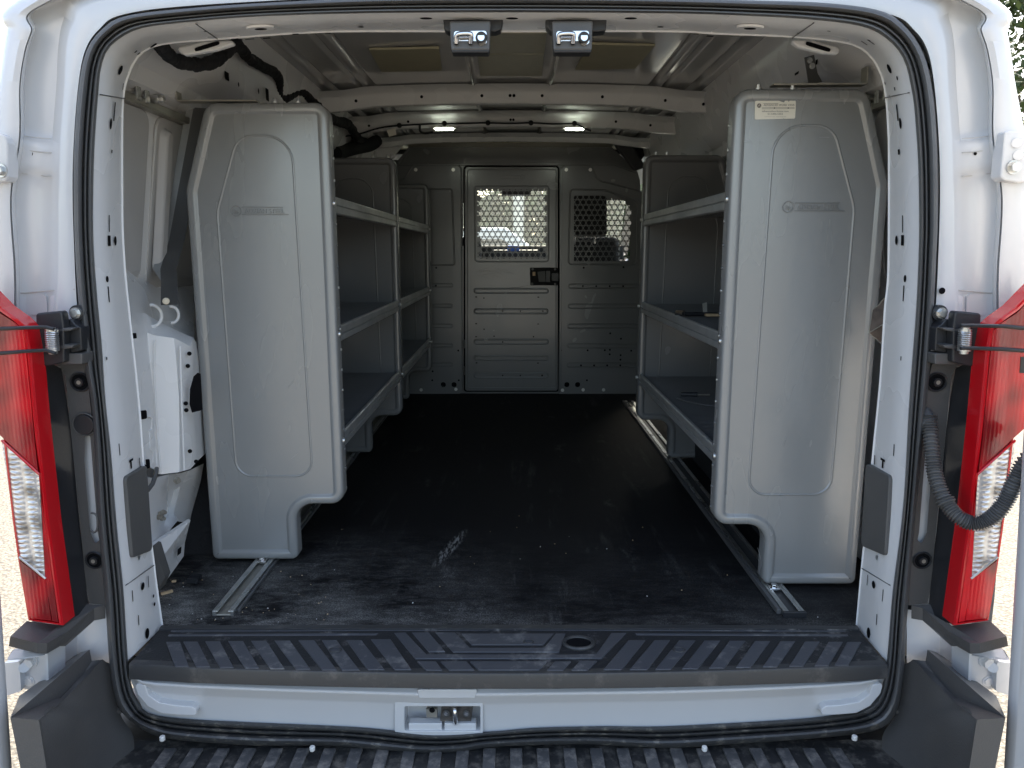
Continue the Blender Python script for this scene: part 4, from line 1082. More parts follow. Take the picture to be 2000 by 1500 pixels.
    mb.prism(fillet(PY([(12,1290,1.27),(24,1270,1.29),(66,1262,1.33),(100,1278,1.30),(42,1288,1.28)]), .004, 3), (0, .004, 0), 'white')
    hg = mb.build("lower_hinge", van, bevel=.003)
    mb = MB(); mb.hexbolt(at(q(61), 1291, 1.30), (0, -1, 0), .010, 'white', .012); mb.build("hinge_bolt", hg)
    mb = MB(); mb.cyl(at(q(48), 1303, 1.30), at(q(47), 1304, 1.285), .009, 'white', 16); mb.build("hinge_bolt", hg)
    mb = MB(); mb.hexbolt(at(q(56), 1330, 1.30), (0, -1, 0), .008, 'white_in', .004); mb.build("hinge_bolt", hg)
    # upper hinge plate
    mb = MB()
    if s > 0: pl = [(1962,257),(1972,255),(2030,262),(2030,352),(1990,357),(1962,352),(1954,346)]; bl = [(1986,279),(1989,303),(1978,327)]
    else: pl = [(-60,262),(0,260),(10,266),(15,280),(16,345),(10,354),(-60,362)]; bl = [(2,333)]
    mb.prism(fillet(px(pl, 1.352), .006, 4), (0, .03, 0), 'white')
    uh = mb.build("upper_hinge", van, bevel=.003)
    for k, (u, v) in enumerate(bl):
        mb = MB()
        if k == len(bl) - 1: mb.hexbolt(at(u, v, 1.352), (0, -1, 0), .009, 'zinc', .012)
        else: mb.cyl(at(u, v, 1.354), at(u, v, 1.346), .008, 'white_in', 16)
        mb.build("hinge_bolt", uh)
    # check strap: pad, bracket, spring, two rods
    g = MB()
    cs = empty("check_strap", wloc(van), None, None) if False else None
    pad = MB(); pad.prism(fillet(PY([(69,612,1.33),(121,607,1.33),(125,640,1.33),(126,708,1.33),(95,715,1.33),(77,716,1.33),(71,660,1.33)]), .006, 4), (0, .02, 0), 'blackp')
    po = pad.build("check_strap_pad", van, bevel=.003)
    br = MB()
    br.prism(fillet(PY([(122,628,1.35),(138,622,1.35),(148,634,1.35),(158,640,1.35),(160,685,1.35),(140,690,1.35),(126,688,1.35)]), .004, 3), (0, .03, 0), 'blackp')
    br.prism(fillet(PY([(120,690,1.345),(160,690,1.345),(160,712,1.345),(118,712,1.345)]), .003, 3), (0, .04, 0), 'greyp')
    br.prism(PY([(112,640,1.33),(145,641,1.33),(138,646,1.33),(112,650,1.33)]), (0, .03, 0), 'greyp'); br.prism(PY([(112,672,1.33),(145,674,1.33),(140,680,1.33),(112,684,1.33)]), (0, .03, 0), 'greyp')
    br.build("strap_bracket", po, bevel=.002)
    ri = MB(); c = at(q(150), 611, 1.368); ri.cyl(c + Vector((0, .01, 0)), c, .014, 'blackp', 20); ri.cyl(c, c + Vector((0, -.006, 0)), .010, 'zinc', 18); ri.cyl(c + Vector((0, -.006, 0)), c + Vector((0, -.012, 0)), .0075, 'zinc', 6); ri.build("strap_bolt", po)
    spg = MB(); c0 = at(q(101), 646, 1.315); c1_ = at(q(103), 682, 1.315)
    NT = 9; pth = []
    for k in range(NT * 16 + 1):
        a = 2 * math.pi * k / 16; t = k / (NT * 16)
        pth.append(lerp3(c0, c1_, t) + Vector((.0095 * math.cos(a), .0095 * math.sin(a), 0)))
    spg.tube(pth, .0019, 'zinc', 6); spg.cyl(c0 + Vector((0, 0, .006)), c1_ - Vector((0, 0, .008)), .0075, 'zinc', 14)
    spg.cyl(c1_ + Vector((0, 0, .003)), c1_ - Vector((0, 0, .003)), .011, 'zinc', 16); spg.cyl(c0 + Vector((0, 0, .003)), c0 - Vector((0, 0, .001)), .0105, 'zinc', 16)
    spg.build("strap_spring", po)
    rd = MB()
    if s < 0:
        rd.tube(px([(-120,652),(-40,645),(0,642),(50,640),(90,639),(105,643)], 1.29), .0032, 'blackp', 10); rd.tube(px([(-120,700),(-40,692),(0,690),(50,686),(90,684),(108,690)], 1.29), .0032, 'blackp', 10)
    else:
        rd.tube(px([(1876,636),(1900,636),(1960,637),(2000,641),(2100,648)], 1.29), .0034, 'blackp', 10); rd.tube(px([(1876,680),(1900,680),(1960,682),(2000,685),(2100,690)], 1.29), .0034, 'blackp', 10)
        rd.prism(px([(1994,697),(2010,698),(2010,730),(1992,728)], 1.29), (0, .01, 0), 'blackp')
    rd.build("strap_rod", po)
    # opened rear door
    mb = MB()
    e0, e1 = (at(0,1185,1.20), at(21,1500,1.20)) if s < 0 else (at(1994,975,1.20), at(1963,1500,1.20))
    dv = (e1 - e0) / (e1.z - e0.z)
    bot, topp = e0 + dv * (-.55 - e0.z), e0 + dv * (1.25 - e0.z)
    W = Vector((s * .42, -.60, 0)); T = Vector((s * .045, .03, 0))
    ring = [bot, topp, topp + W * .8, bot + W]
    mb.prism(ring, T, 'white')
    mb.loft([[p + Vector((-s * .002, 0, 0)) for p in (bot, topp)], [p + Vector((-s * .008, -.012, 0)) for p in (bot, topp)], [p + Vector((-s * .002, -.026, 0)) for p in (bot, topp)]], 'white')
    mb.build("rear_door", van, bevel=.012, bseg=4)
# corrugated hose on the right
mb = MB()
hp = [(1815,812,1.375),(1817,840,1.365),(1820,880,1.345),(1824,915,1.33),(1833,950,1.31),(1850,985,1.29),(1872,1010,1.27),(1900,1022,1.26),(1928,1016,1.25),(1952,996,1.24),(1970,968,1.235),(1984,935,1.23),(2000,905,1.23),(2040,860,1.23)]
path = catmull([at(u, v, Y) for u, v, Y in hp], 40)
mb.tube(path, .0125, 'rubber', 18, rf=lambda i, n: .0118 + .0022 * math.sin(i * 2 * math.pi / 6.5) + (.003 if 0.36 < i / n < 0.385 else 0))
mb.cyl(path[0] + Vector((0, .02, 0)), path[30] , .0150, 'rubber', 20, .0145)
mb.build("cable_conduit", van, angle=80)
# ================================================================== CARGO FLOOR AND RAILS
mb = MB(); mb.add([(-.93, 1.525, 0), (.93, 1.525, 0), (.93, 4.30, 0), (-.93, 4.30, 0)], [(0, 1, 2, 3)], 'mat')
mb.add([(-.93, 1.525, 0), (.93, 1.525, 0), (.93, 1.525, -.006), (-.93, 1.525, -.006)], [(0, 1, 2, 3)], 'mat')
tag(mb.build("floor_mat", recalc=False), "black rubber floor mat, dusty at the sill, between the shelves", "mat")
mb = MB(); mb.box((0, 2.95, -.03), (1.88, 2.9, .04), 'blackp'); mb.build("cargo_floor", van)
# pressed pattern of the mat beyond the right shelves
for side, xc, y0, lab in ((-1, -.650, 1.578, "silver floor track under the left shelves, its end poking out towards the sill"), (1, .634, 1.578, "floor track under the right shelves, black rubber edge along its inner side")):
    o = MB(); w, h = .048, .013; y1 = 4.12 if side < 0 else 4.0
    for dx in (-w / 2 + .0035, w / 2 - .0035): o.box((xc + dx, (y0 + y1) / 2, h / 2 + .001), (.007, y1 - y0, h), 'zinc')
    o.box((xc, (y0 + y1) / 2, .003), (w - .014, y1 - y0 - .002, .004), 'galv' if side < 0 else 'flat_bar')
    for dx in (-w / 2 + .010, w / 2 - .010): o.box((xc + dx, (y0 + y1) / 2, h - .0005), (.006, y1 - y0 - .001, .002), 'zinc')
    if side > 0: o.box((xc - w / 2 - .006, (y0 + y1) / 2 + .01, .007), (.010, y1 - y0, .012), 'rubber')
    else: o.box((xc + w / 2 + .004, (y0 + y1) / 2 + .02, .005), (.006, y1 - y0, .008), 'rubber')
    r = o.build("floor_track", bevel=.001)
    tag(r, lab, "floor track", "floor tracks the shelves are bolted to")
    e = MB(); yb = 1.86 if side < 0 else 1.70
    e.box((xc - .004, yb, .012), (.026, .022, .006), 'chrome'); e.cyl((xc - .004, yb, .012), (xc - .004, yb, .022), .008, 'chrome', 6); e.build("track_nut", r, bevel=.001)
    if side > 0:
        e = MB(); e.box((xc, y0 - .003, .007), (w + .004, .008, .014), 'blackp'); e.build("end_cap", r, bevel=.001)

# ================================================================== SHELVING
def panel_outline():
    return [(.0, 1.157), (.0, .164), (.126, .164), (.126, .012), (.352, .012), (.352, .955), (.290, 1.157)]
def end_panel(s, xi, Y, name, parent, m, dirn=-1, full=True, scale_top=1.0):
    P2 = [Vector((x, z, 0)) for x, z in panel_outline()]
    rad = [.034, .034, .045, .018, .016, .06, .04]
    out = [Vector((p.x, p.y)) for p in fillet(P2, rad, 8, .02)]
    mb = MB()
    def w3(p, y): return Vector((s * (xi + p.x), Y + y, p.y))
    steps = [(0, .042), (0, .012), (.0012, .006), (.004, .002), (.009, 0), (.019, 0), (.0225, .0015), (.0245, .0045), (.0275, .0058)]
    rings = []
    for d, y in steps:
        o = offset2(out, d); rings.append([w3(p, y) for p in o])
    mb.loft([r + r[:1] for r in rings], m)
    em = [Vector((p.x, p.y)) for p in fillet([Vector((.088, 1.084, 0)), Vector((.076, .236, 0)), Vector((.278, .236, 0)), Vector((.283, .905, 0)), Vector((.222, 1.084, 0))], [.075, .045, .045, .10, .055], 10, .03)]
    er = []
    for d, y in [(0, .0058), (.0014, .0044), (.0030, .0036), (.0046, .0044), (.0062, .0062)]:
        er.append([w3(p, y) for p in offset2(em, d)])
    mb.loft([r + r[:1] for r in er], m)
    mb.fill([rings[-1], er[0]], m); mb.fill([er[-1]], m)
    o = mb.build(name, parent, angle=55)
    return o
def logo(s, uv, Y, parent, m, mirror=False, k=1.0, name="embossed_logo"):
    """raised ring with the A-S monogram, the maker's name and two bars"""
    mb = MB(); c = at(uv[0], uv[1], Y); f = k * .0118
    ax = Vector((-1, 0, 0)) if mirror else Vector((1, 0, 0)); n = Vector((0, -1, 0))
    mb.tube([c + ax * (f * math.cos(a)) + Vector((0, 0, f * math.sin(a))) for a in [2 * math.pi * q / 28 for q in range(29)]], .0011 * k, m, 6)
    text_faces(mb, "a", .018 * k, c + ax * (-.0068 * k) + Vector((0, 0, -.005 * k)), m, .0016, ax=ax)
    text_faces(mb, "s", .016 * k, c + ax * (.000 * k) + Vector((0, 0, -.0062 * k)), m, .0018, ax=ax)
    text_faces(mb, "ADRIAN STEEL", .0155 * k, c + ax * (.020 * k) + Vector((0, 0, -.0055 * k)), m, .0016, ax=ax, stretch=.95)
    for dz in (-.0085, .0085):
        a0 = c + ax * (.014 * k) + Vector((0, 0, dz * k)); mb.tube([a0, a0 + ax * (.112 * k if dz < 0 else .10 * k)], .0008 * k, m, 6)
    return mb.build(name, parent)
LIPS = [(.944, .042), (.622, .041), (.347, .043)]
def shelves(s, xi, Y0, Y1, parent):
    for i, (zt, h) in enumerate(LIPS):
        mb = MB(); L = Y1 - Y0 - .004; yc = (Y0 + Y1) / 2
        wdt = .335 if i else .30
        mb.box((s * (xi + .004 + wdt / 2), yc, zt - .012), (wdt, L, .003), 'steel_d')
        mb.box((s * (xi + wdt + .003), yc, zt + .004), (.003, L, .035), 'steel_d')
        o = mb.build("shelf", parent)
        l = MB()
        # folded lip with a pressed groove, run along the shelf
        pr = [(.010, zt - .004), (.010, zt), (.003, zt), (.0, zt - .003), (.0, zt - h * .46), (.004, zt - h * .50), (.004, zt - h * .56), (.0, zt - h * .60), (.0, zt - h + .003), (.003, zt - h), (.014, zt - h), (.014, zt - h + .003)]
        l.loft([[Vector((s * (xi + a), y, b)) for a, b in pr] for y in (Y0 + .002, Y1 - .002)], 'lip', smooth=False)
        l.build("shelf_lip", o)
        mt = MB()
        mt.box((s * (xi + .012 + (wdt - .02) / 2), yc, zt - .0095), (wdt - .02, L - .02, .0015), 'rubber')
        nx = int((wdt - .03) / .009)
        y = Y0 + .02
        while y < Y1 - .02:
            mt.box((s * (xi + .014 + (wdt - .024) / 2), y, zt - .0075), (wdt - .026, .005, .0025), 'rubber'); y += .016
        mt.build("shelf_mat", o)
def bolts(s, xi, Y, parent, zs, r=.0075):
    for z in zs:
        mb = MB()
        mb.cyl((s * (xi + .003), Y, z), (s * (xi - .007), Y, z), r, 'zinc', 12)
        mb.build("shelf_bolt", parent, bevel=.001)
def top_bolts(s, xi, Y, parent, xs, z=1.157):
    for x in xs:
        mb = MB(); p = Vector((s * (xi + x), Y, z)); mb.cyl(p, p + Vector((0, 0, .004)), .009, 'zinc', 12); mb.cyl(p, p + Vector((0, 0, .012)), .005, 'zinc', 6)
        mb.build("top_bolt", parent)
def rivets(s, xi, Y, parent):
    random.seed(4)
    z = .2
    while z < 1.1:
        mb = MB(); mb.cyl((s * (xi + .001), Y, z), (s * (xi - .0025), Y, z), .0035, 'zinc' if random.random() > .4 else 'steel_d', 8); z += .052
        mb.build("rivet", parent)
XL, XR = .435, .483
YL0, YL1, YL2 = 1.865, 2.93, 4.05
YR0, YR1 = 1.715, 2.85
grp = "grey van shelving units"
u1 = empty("shelving_unit", (-.61, YL0, 0), "left rear shelving unit, tall grey end panel with scratches nearest the sill on the left", "shelving unit", grp)
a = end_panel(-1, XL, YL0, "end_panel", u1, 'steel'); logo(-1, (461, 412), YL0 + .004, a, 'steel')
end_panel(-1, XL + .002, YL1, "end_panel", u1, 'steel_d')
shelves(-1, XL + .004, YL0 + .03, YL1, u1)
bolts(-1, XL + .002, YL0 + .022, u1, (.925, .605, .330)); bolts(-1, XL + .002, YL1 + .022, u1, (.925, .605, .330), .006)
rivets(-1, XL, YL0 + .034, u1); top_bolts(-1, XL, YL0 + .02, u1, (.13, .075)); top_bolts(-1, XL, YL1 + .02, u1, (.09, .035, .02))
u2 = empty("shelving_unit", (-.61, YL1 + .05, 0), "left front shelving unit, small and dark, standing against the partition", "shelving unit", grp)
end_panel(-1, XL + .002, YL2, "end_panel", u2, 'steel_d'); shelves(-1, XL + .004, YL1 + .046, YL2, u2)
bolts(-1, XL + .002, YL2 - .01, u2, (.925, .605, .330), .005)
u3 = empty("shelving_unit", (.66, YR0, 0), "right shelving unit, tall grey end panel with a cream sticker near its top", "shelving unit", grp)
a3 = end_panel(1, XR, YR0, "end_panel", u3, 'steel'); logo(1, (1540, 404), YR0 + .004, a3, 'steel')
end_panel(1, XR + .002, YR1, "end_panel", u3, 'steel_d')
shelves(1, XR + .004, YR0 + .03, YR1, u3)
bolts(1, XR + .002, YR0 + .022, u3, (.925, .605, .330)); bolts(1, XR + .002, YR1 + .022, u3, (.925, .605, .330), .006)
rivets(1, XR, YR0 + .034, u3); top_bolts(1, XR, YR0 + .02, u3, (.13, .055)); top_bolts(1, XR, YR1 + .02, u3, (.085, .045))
for par, Y, sc_ in ((u1, YL0 + .0056, [((488,960),(522,938)),((569,896),(583,884)),((500,620),(508,612)),((620,560),(626,575)),((560,760),(575,742)),((470,700),(478,716))]), (u3, YR0 + .0056, [((1450,275),(1468,279)),((1478,278),(1492,280)),((1600,268),(1620,268)),((1530,870),(1536,852)),((1588,620),(1592,640)),((1480,1070),(1486,1092)),((1640,700),(1646,720))])):
    mb = MB()
    for a_, b_ in sc_: mb.tube([at(*a_, Y), at(*mix(a_, b_, .5), Y - .0002), at(*b_, Y)], .0005, 'lip', 4)
    tag(mb.build("scratch_marks", par), kind="stuff")
# hanger brackets and flat bars to the roof
for s, pts, par, Y in ((-1, [(339,154),(345,196),(500,196)], u1, YL0 + .01), (1, [(1696,128),(1694,163),(1512,164)], u3, YR0 + .01)):
    mb = MB(); q = px(pts, Y)
    for i in range(2):
        d = (q[i + 1] - q[i]); nn = Vector((-d.z, 0, d.x)).normalized() * .0018
        mb.prism([q[i] - nn, q[i + 1] - nn, q[i + 1] + nn, q[i] + nn], (0, .03, 0), 'galv')
    mb.build("hanger_bracket", par, bevel=.0006)
mb = MB(); mb.prism(px([(395,100),(408,100),(397,172),(383,172)], 2.02), (0, .004, 0), 'flat_bar'); mb.build("roof_strap", u1)
mb = MB(); mb.prism(px([(1572,112),(1590,107),(1597,143),(1606,160),(1580,164)], 1.80), (0, .004, 0), 'flat_bar'); mb.hexbolt(at(1581,118,1.80), (0, -1, 0), .005); mb.hexbolt(at(1586,129,1.80), (0, -1, 0), .005); mb.build("roof_strap", u3)
# diagonal brace on the left wall
mb = MB()
l0 = [at(378,210,1.99), at(350,360,1.96), at(330,470,1.93), at(313,525,1.86), at(314,548,1.80), at(314,596,1.70)]
dl = Vector((.034, .012, 0))
mb.loft([[p for p in l0], [p + dl for p in l0]], 'flat_bar')
mb.loft([[p for p in l0], [p + Vector((-.016, -.004, 0)) for p in l0[:4]] + [l0[4], l0[5]]], 'lip')
mb.hexbolt(at(324,588,1.688), (.5, -1, 0), .0055, 'galv', .012); mb.build("wall_brace", u1)

# sticker
mb = MB(); Y = YR0 + .0046
def sx(x, y): return (1465 + x / 20.0, 185 + y / 20.0)
out = [sx(200,260), sx(240,240), sx(1130,235), sx(1200,262), sx(1330,305), sx(1365,225), sx(1480,222), sx(1510,290), sx(1545,225), sx(1750,218), sx(1785,250), sx(1780,560), sx(1760,880), sx(1735,930), sx(1330,940), sx(1310,915), sx(1290,942), sx(220,965), sx(185,930), sx(190,600)]
mb.prism(px(out, Y), (0, .0012, 0), 'paper')
st = mb.build("sticker", u3)
mb = MB(); Yt = Y - .0003
def T(txt, x, y, hpx, wpx, m='ink', sp=1.0):
    size = hpx / 20 * 1.70 / 1471 / 0.70
    tmp = MB(); text_faces(tmp, txt, size, Vector((0, 0, 0)), m, .0002)
    x1 = max(v.x for v in tmp.v); wid = wpx / 20 * 1.665 / 1471
    text_faces(mb, txt, size, at(*sx(x, y), Yt), m, .0002, stretch=wid / x1)
T("ADVANCED WORK VANS", 530, 440, 72, 1180); T("advancedworkvans.com", 465, 675, 60, 1020); T("513.856.5352", 680, 780, 64, 590)
T("Commercial Vans  Truck Equipment", 560, 875, 38, 830, 'galv')
c = at(*sx(355, 425), Yt); mb.disc(c, (0, -1, 0), .0046, 'ink', seg=28)
mb.tube([c + Vector((-.0022, -.0003, -.0022)), c + Vector((0, -.0003, .0026)), c + Vector((.0022, -.0003, -.0022))], .0005, 'paper', 6)
for (x0, y0, x1, y1) in ((460, 510, 1740, 492), (460, 552, 1740, 540), (520, 345, 1100, 340)):
    mb.tube([at(*sx(x0, y0), Yt), at(*sx(x1, y1), Yt)], .00035, 'ink', 6)
for (x, y, r) in ((955, 515, .0016), (1490, 525, .0014)): mb.disc(at(*sx(x, y), Yt - .0003), (0, -1, 0), r, 'steel_d', power=1.3)
mb.build("sticker_print", st)

# ================================================================== PARTITION
YP = 4.28
part = empty("partition", (0, YP, 0), "shade-darkened steel partition with two perforated windows closing off the cab", "partition")
def PP(l, Y=YP): return [at(u, v, Y) for u, v in l]
def c5(l): return C(650, 300, 2.857, l)
mb = MB()
holeD = PP([(913, 332), (1085, 332), (1085, 757), (913, 757)])
winR = PP(c5([(1335,232),(1500,232),(1660,268),(1690,290),(1672,600),(1335,606)]))
pipes = [fillet(PP([(u - 5, 746), (u + 5, 746), (u + 5, 756), (u - 5, 756)]), .013, 6) for u in (866, 887, 1107, 1128)]
gapL = PP([(902.5, 396), (907, 396), (907, 480), (903, 480)])
mb.fill([PP([(640, 318), (785, 312), (800, 310), (1190, 310), (1243, 330), (1250, 352), (1256, 500), (1252, 600), (1246, 770), (640, 770)]), holeD, winR, gapL] + pipes, 'steel_d')
mb.prism(PP([(640, 318), (785, 312), (1190, 310), (1243, 330), (1250, 352), (1256, 500), (1246, 770), (640, 770)]), (0, .02, 0), 'steel_d', front=False) if False else None
for p_ in pipes: mb.add([p + Vector((0, .03, 0)) for p in p_], [list(range(len(p_)))], 'dark'); mb.loft([p_ + p_[:1], [p + Vector((0, .03, 0)) for p in p_ + p_[:1]]], 'steel_d')
wall = mb.build("bulkhead_wall", part)
# folded header above
mb = MB()
mb.add(PP([(775, 322), (806, 283)], 4.27) + PP([(1190, 283), (1243, 332)], 4.27) + PP([(1200, 318), (785, 318)], 4.262), [(0, 1, 2, 3, 4, 5)], 'steel_d')
mb.prism(PP([(772, 319), (1200, 318), (1238, 332), (1243, 338), (1200, 322), (772, 323)], 4.262), (0, .018, 0), 'steel_d')
mb.prism(PP([(770, 322), (802, 282), (808, 282), (778, 322)], 4.262), (0, .012, 0), 'steel_d')
mb.prism(PP([(800, 270), (1190, 268), (1192, 284), (804, 284)], 4.265), (0, .02, 0), 'pad')
mb.build("bulkhead_header", part, bevel=.002)
def raised(l, h=.008, m='steel_d', name="pressed_panel", rad=.012, par=part, holes=(), Y=YP, bev=.003):
    mb = MB(); q = fillet(PP(l, Y), rad, 5) if rad else PP(l, Y)
    f = [p + Vector((0, -h, 0)) for p in q]
    if holes: mb.fill([f] + [[p + Vector((0, -h, 0)) for p in hh] for hh in holes], m); mb.prism(q, (0, -h, 0), m, front=False) if False else mb.loft([q + q[:1], f + f[:1]], m, smooth=False)
    else: mb.prism(q, (0, -h, 0), m, front=False)
    return mb.build(name, par, bevel=bev)
def hgroove(l, rad=.012, par=part, Y=YP - .009, r=.0048, name="pressed_bead"):
    mb = MB(); q = fillet(PP(l, Y), rad, 6); mb.tube(q + q[:1], r, 'steel_d', 8); return mb.build(name, par, angle=70)
# left and right panels
Lp = c5([(365,150),(400,140),(440,75),(470,62),(696,62),(716,82),(722,1320),(704,1340),(365,1340)])
raised(Lp, name="side_panel", holes=[p_ for p_ in pipes[:2]])
Rp = c5([(1275,85),(1300,62),(1440,62),(1470,130),(1500,155),(1700,205),(1725,215),(1722,800),(1708,1340),(1262,1340)])
wq = fillet(PP(c5([(1345,235),(1500,235),(1650,270),(1668,290),(1655,598),(1345,603)])), .01, 4)
raised(Rp, name="side_panel", holes=[wq, pipes[2], pipes[3]])
hgroove(Rp, .012, r=.0036); hgroove(Lp, .012, r=.0036)
hgroove(c5([(540,198),(665,198),(680,620),(545,622)]), .012)
for y in (735, 850, 962, 1070, 1178): hgroove(c5([(548,y-9),(668,y-9),(668,y+9),(548,y+9)]), .012, r=.003)
hgroove(c5([(1325,200),(1520,205),(1680,262),(1700,290),(1692,618),(1315,618)]), .02)
for y, x0, x1 in ((740,1318,1708),(852,1315,1705),(963,1312,1702),(1072,1310,1700),(1180,1308,1696)): hgroove(c5([(x0,y-11),(x1,y-11),(x1,y+11),(x0,y+11)]), .012, r=.0035)
# grilles: hexagonal cells with round holes
def grille(region, cols_u, rows_v, Y, parent, inside, name):
    """region outline is covered with cells; a cell whose centre passes inside() gets a hole"""
    mb = MB(); dx = 32.0 / 2.857; dy = 28.8 / 2.857; rh = 12.6 / 2.857
    (u0, n), (v0, m_) = cols_u, rows_v
    for j in range(-2, m_ + 2):
        for i in range(-2, n + 2):
            u = u0 + i * dx + (dx / 2 if j % 2 else 0); v = v0 + j * dy
            ho = inside(u, v, i, j)
            if ho is None: continue
            hexa = []
            N = 12
            for k in range(N):
                a = 2 * math.pi * k / N + math.pi / 6
                # point on hexagon boundary (pointy top) at angle a
                aa = (a % (math.pi / 3)) - math.pi / 6
                rr_ = (dx / 2) / math.cos(aa)
                hexa.append((u + rr_ * math.cos(a), v + rr_ * math.sin(a) * (dy / (dx * .866))))
            if not ho: mb.add(PP(hexa, Y), [list(range(N))], 'steel_d'); continue
            circ = [(u + rh * math.cos(2 * math.pi * k / N + math.pi / 6), v + rh * math.sin(2 * math.pi * k / N + math.pi / 6)) for k in range(N)]
            A_ = PP(hexa, Y); B_ = PP(circ, Y)
            D_ = [p + Vector((0, .003, 0)) for p in B_]
            mb.add(A_ + B_ + D_, [(k, (k + 1) % N, N + (k + 1) % N, N + k) for k in range(N)] + [(N + k, N + (k + 1) % N, 2 * N + (k + 1) % N, 2 * N + k) for k in range(N)], 'steel_d')
    return mb.build(name, parent, recalc=False)
mb = MB(); gq = fillet(PP([(907.5, 325.5), (1090.5, 325.5), (1090.5, 763.5), (907.5, 763.5)], YP - .004), .012, 5); mb.tube(gq + gq[:1], .0055, 'dark', 6); mb.build("door_gap_shade", part)  # solid black tube in place of the shade around the door leaf
# door leaf
door_l = [(909, 327), (1089, 327), (1089, 762), (909, 762)]
dwin = fillet(PP([(932, 370), (1068, 370), (1068, 506), (932, 506)]), .006, 3)
dr = raised(door_l, .016, name="bulkhead_door", rad=.014, holes=[dwin])
mb = MB(); yd = YP - .016
q = fillet(PP([(927, 364), (1072, 364), (1071, 511), (928, 511)], yd), .016, 5); mb.tube(q + q[:1], .004, 'steel_d', 8)
q = fillet(PP([(913, 331), (1086, 331), (1086, 758), (913, 758)], yd), .014, 5); mb.tube(q + q[:1], .003, 'steel_d', 8)
for y in (766, 880, 1050, 1140, 1237):
    q = fillet(PP(c5([(790,y-12),(1200,y-12),(1200,y+12),(790,y+12)]), yd), .012, 5); mb.tube(q + q[:1], .0048, 'steel_d', 8)
mb.build("pressed_bead", dr, angle=70)
mb = MB()
for (x, y, w, h) in [(800,800,6,3.5),(843,806,4,4),(1147,801,6,3),(948,879,4,4),(1047,879,4,4),(1172,879,5,3.5),(800,949,6,3.5),(1146,951,6,2.5),(844,980,4,4),(800,1022,6,3),(900,1019,4,4),(948,1051,4,4),(1120,1022,4,4),(802,1168,6,3),(1145,1169,6,3),(948,1238,4,4),(1046,1238,4,4),(1168,1238,5,5)]:
    mb.disc(at(650 + x / 2.857, 300 + y / 2.857, yd - .0045), (0, -1, 0), w / 2.857 * .0029, 'dark', ax=(1, 0, 0), r2=h / 2.857 * .0029)
mb.build("mounting_hole", dr)
grille(None, (650 + 827 / 2.857, 12), (300 + 220 / 2.857, 13), yd - .004 + .012, dr,
       lambda u, v, i, j: (0 <= i and 0 <= j <= 12 and (i <= 11 if j % 2 == 0 else i <= 10)) if (925 < u < 1076 and 362 < v < 514) else None, "door_grille")
logo(0, (1020, 346), yd - .001, dr, 'steel_d', mirror=True, k=.95)
mb = MB(); rs = random.Random(9)
for k in range(26):
    x0, y0 = rs.uniform(800, 960), rs.uniform(635, 690); l_ = rs.uniform(15, 70); sl = rs.uniform(-.6, .9)
    mb.tube(catmull([at(650 + x / 2.857, 300 + y / 2.857, yd - .0002) for x, y in ((x0, y0), (x0 + l_ * .5, y0 + l_ * .5 * sl + rs.uniform(-4, 4)), (x0 + l_, y0 + l_ * sl * .7))], 3), .0006, 'flat_bar', 4)
mb.tube([at(650 + x / 2.857, 300 + y / 2.857, yd - .0002) for x, y in ((960, 752), (1040, 745), (1090, 735))], .0016, 'flat_bar', 4)
mb.build("scratch_marks", dr)
# latch
mb = MB(); mb.prism(fillet(PP(c5([(1100,636),(1255,636),(1255,735),(1102,735)]), yd - .001), .006, 3), (0, -.008, 0), 'harness')
lt = mb.build("door_latch", dr, bevel=.002)
mb = MB(); mb.prism(PP(c5([(1142,660),(1185,655),(1188,715),(1150,715)]), yd - .010), (0, -.004, 0), 'coverp'); mb.prism(PP(c5([(1190,655),(1212,655),(1212,716),(1190,716)]), yd - .010), (0, -.012, 0), 'flat_bar')
mb.prism(PP(c5([(1222,670),(1258,665),(1258,712),(1222,708)]), yd - .010), (0, -.014, 0), 'blackp')
mb.prism(PP(c5([(1115,660),(1130,660),(1130,682),(1115,682)]), yd - .010), (0, -.003, 0), 'wood')
for (x, y) in ((1115,645),(1240,645),(1112,726),(1240,728)): mb.hexbolt(at(650 + x / 2.857, 300 + y / 2.857, yd - .009), (0, -1, 0), .005, 'flat_bar', .003)
mb.build("latch_handle", lt, bevel=.0015)
# hinges and edge strip of the door
for v0, v1 in ((330, 396), (664, 680), (716, 732)): mb = MB(); mb.cyl(at(906, v0, YP - .014), at(906.5, v1, YP - .014), .006, 'flat_bar', 10); mb.build("door_hinge", dr)
mb = MB(); mb.prism(PP([(1093.5, 330), (1098, 330), (1096, 752), (1091.5, 752)], YP - .008), (0, -.014, 0), 'steel_d'); mb.build("door_stop", part, bevel=.002)
# right window grille
poly = c5([(1338,228),(1500,228),(1520,240),(1640,258),(1664,286),(1652,606),(1330,606)])
def in_poly(u, v, pl):
    r = False; n = len(pl)
    for i in range(n):
        (x0, y0), (x1, y1) = pl[i], pl[(i + 1) % n]
        if (y0 > v) != (y1 > v) and u < (x1 - x0) * (v - y0) / (y1 - y0) + x0: r = not r
    return r
wc = (650 + 1495 / 2.857, 300 + 415 / 2.857)
grille(None, (650 + 1349 / 2.857, 10), (300 + 243 / 2.857, 13), YP - .002, part,
       lambda u, v, i, j: in_poly(u, v, poly) if in_poly(wc[0] + (u - wc[0]) * .88, wc[1] + (v - wc[1]) * .88, poly) else None, "window_grille")
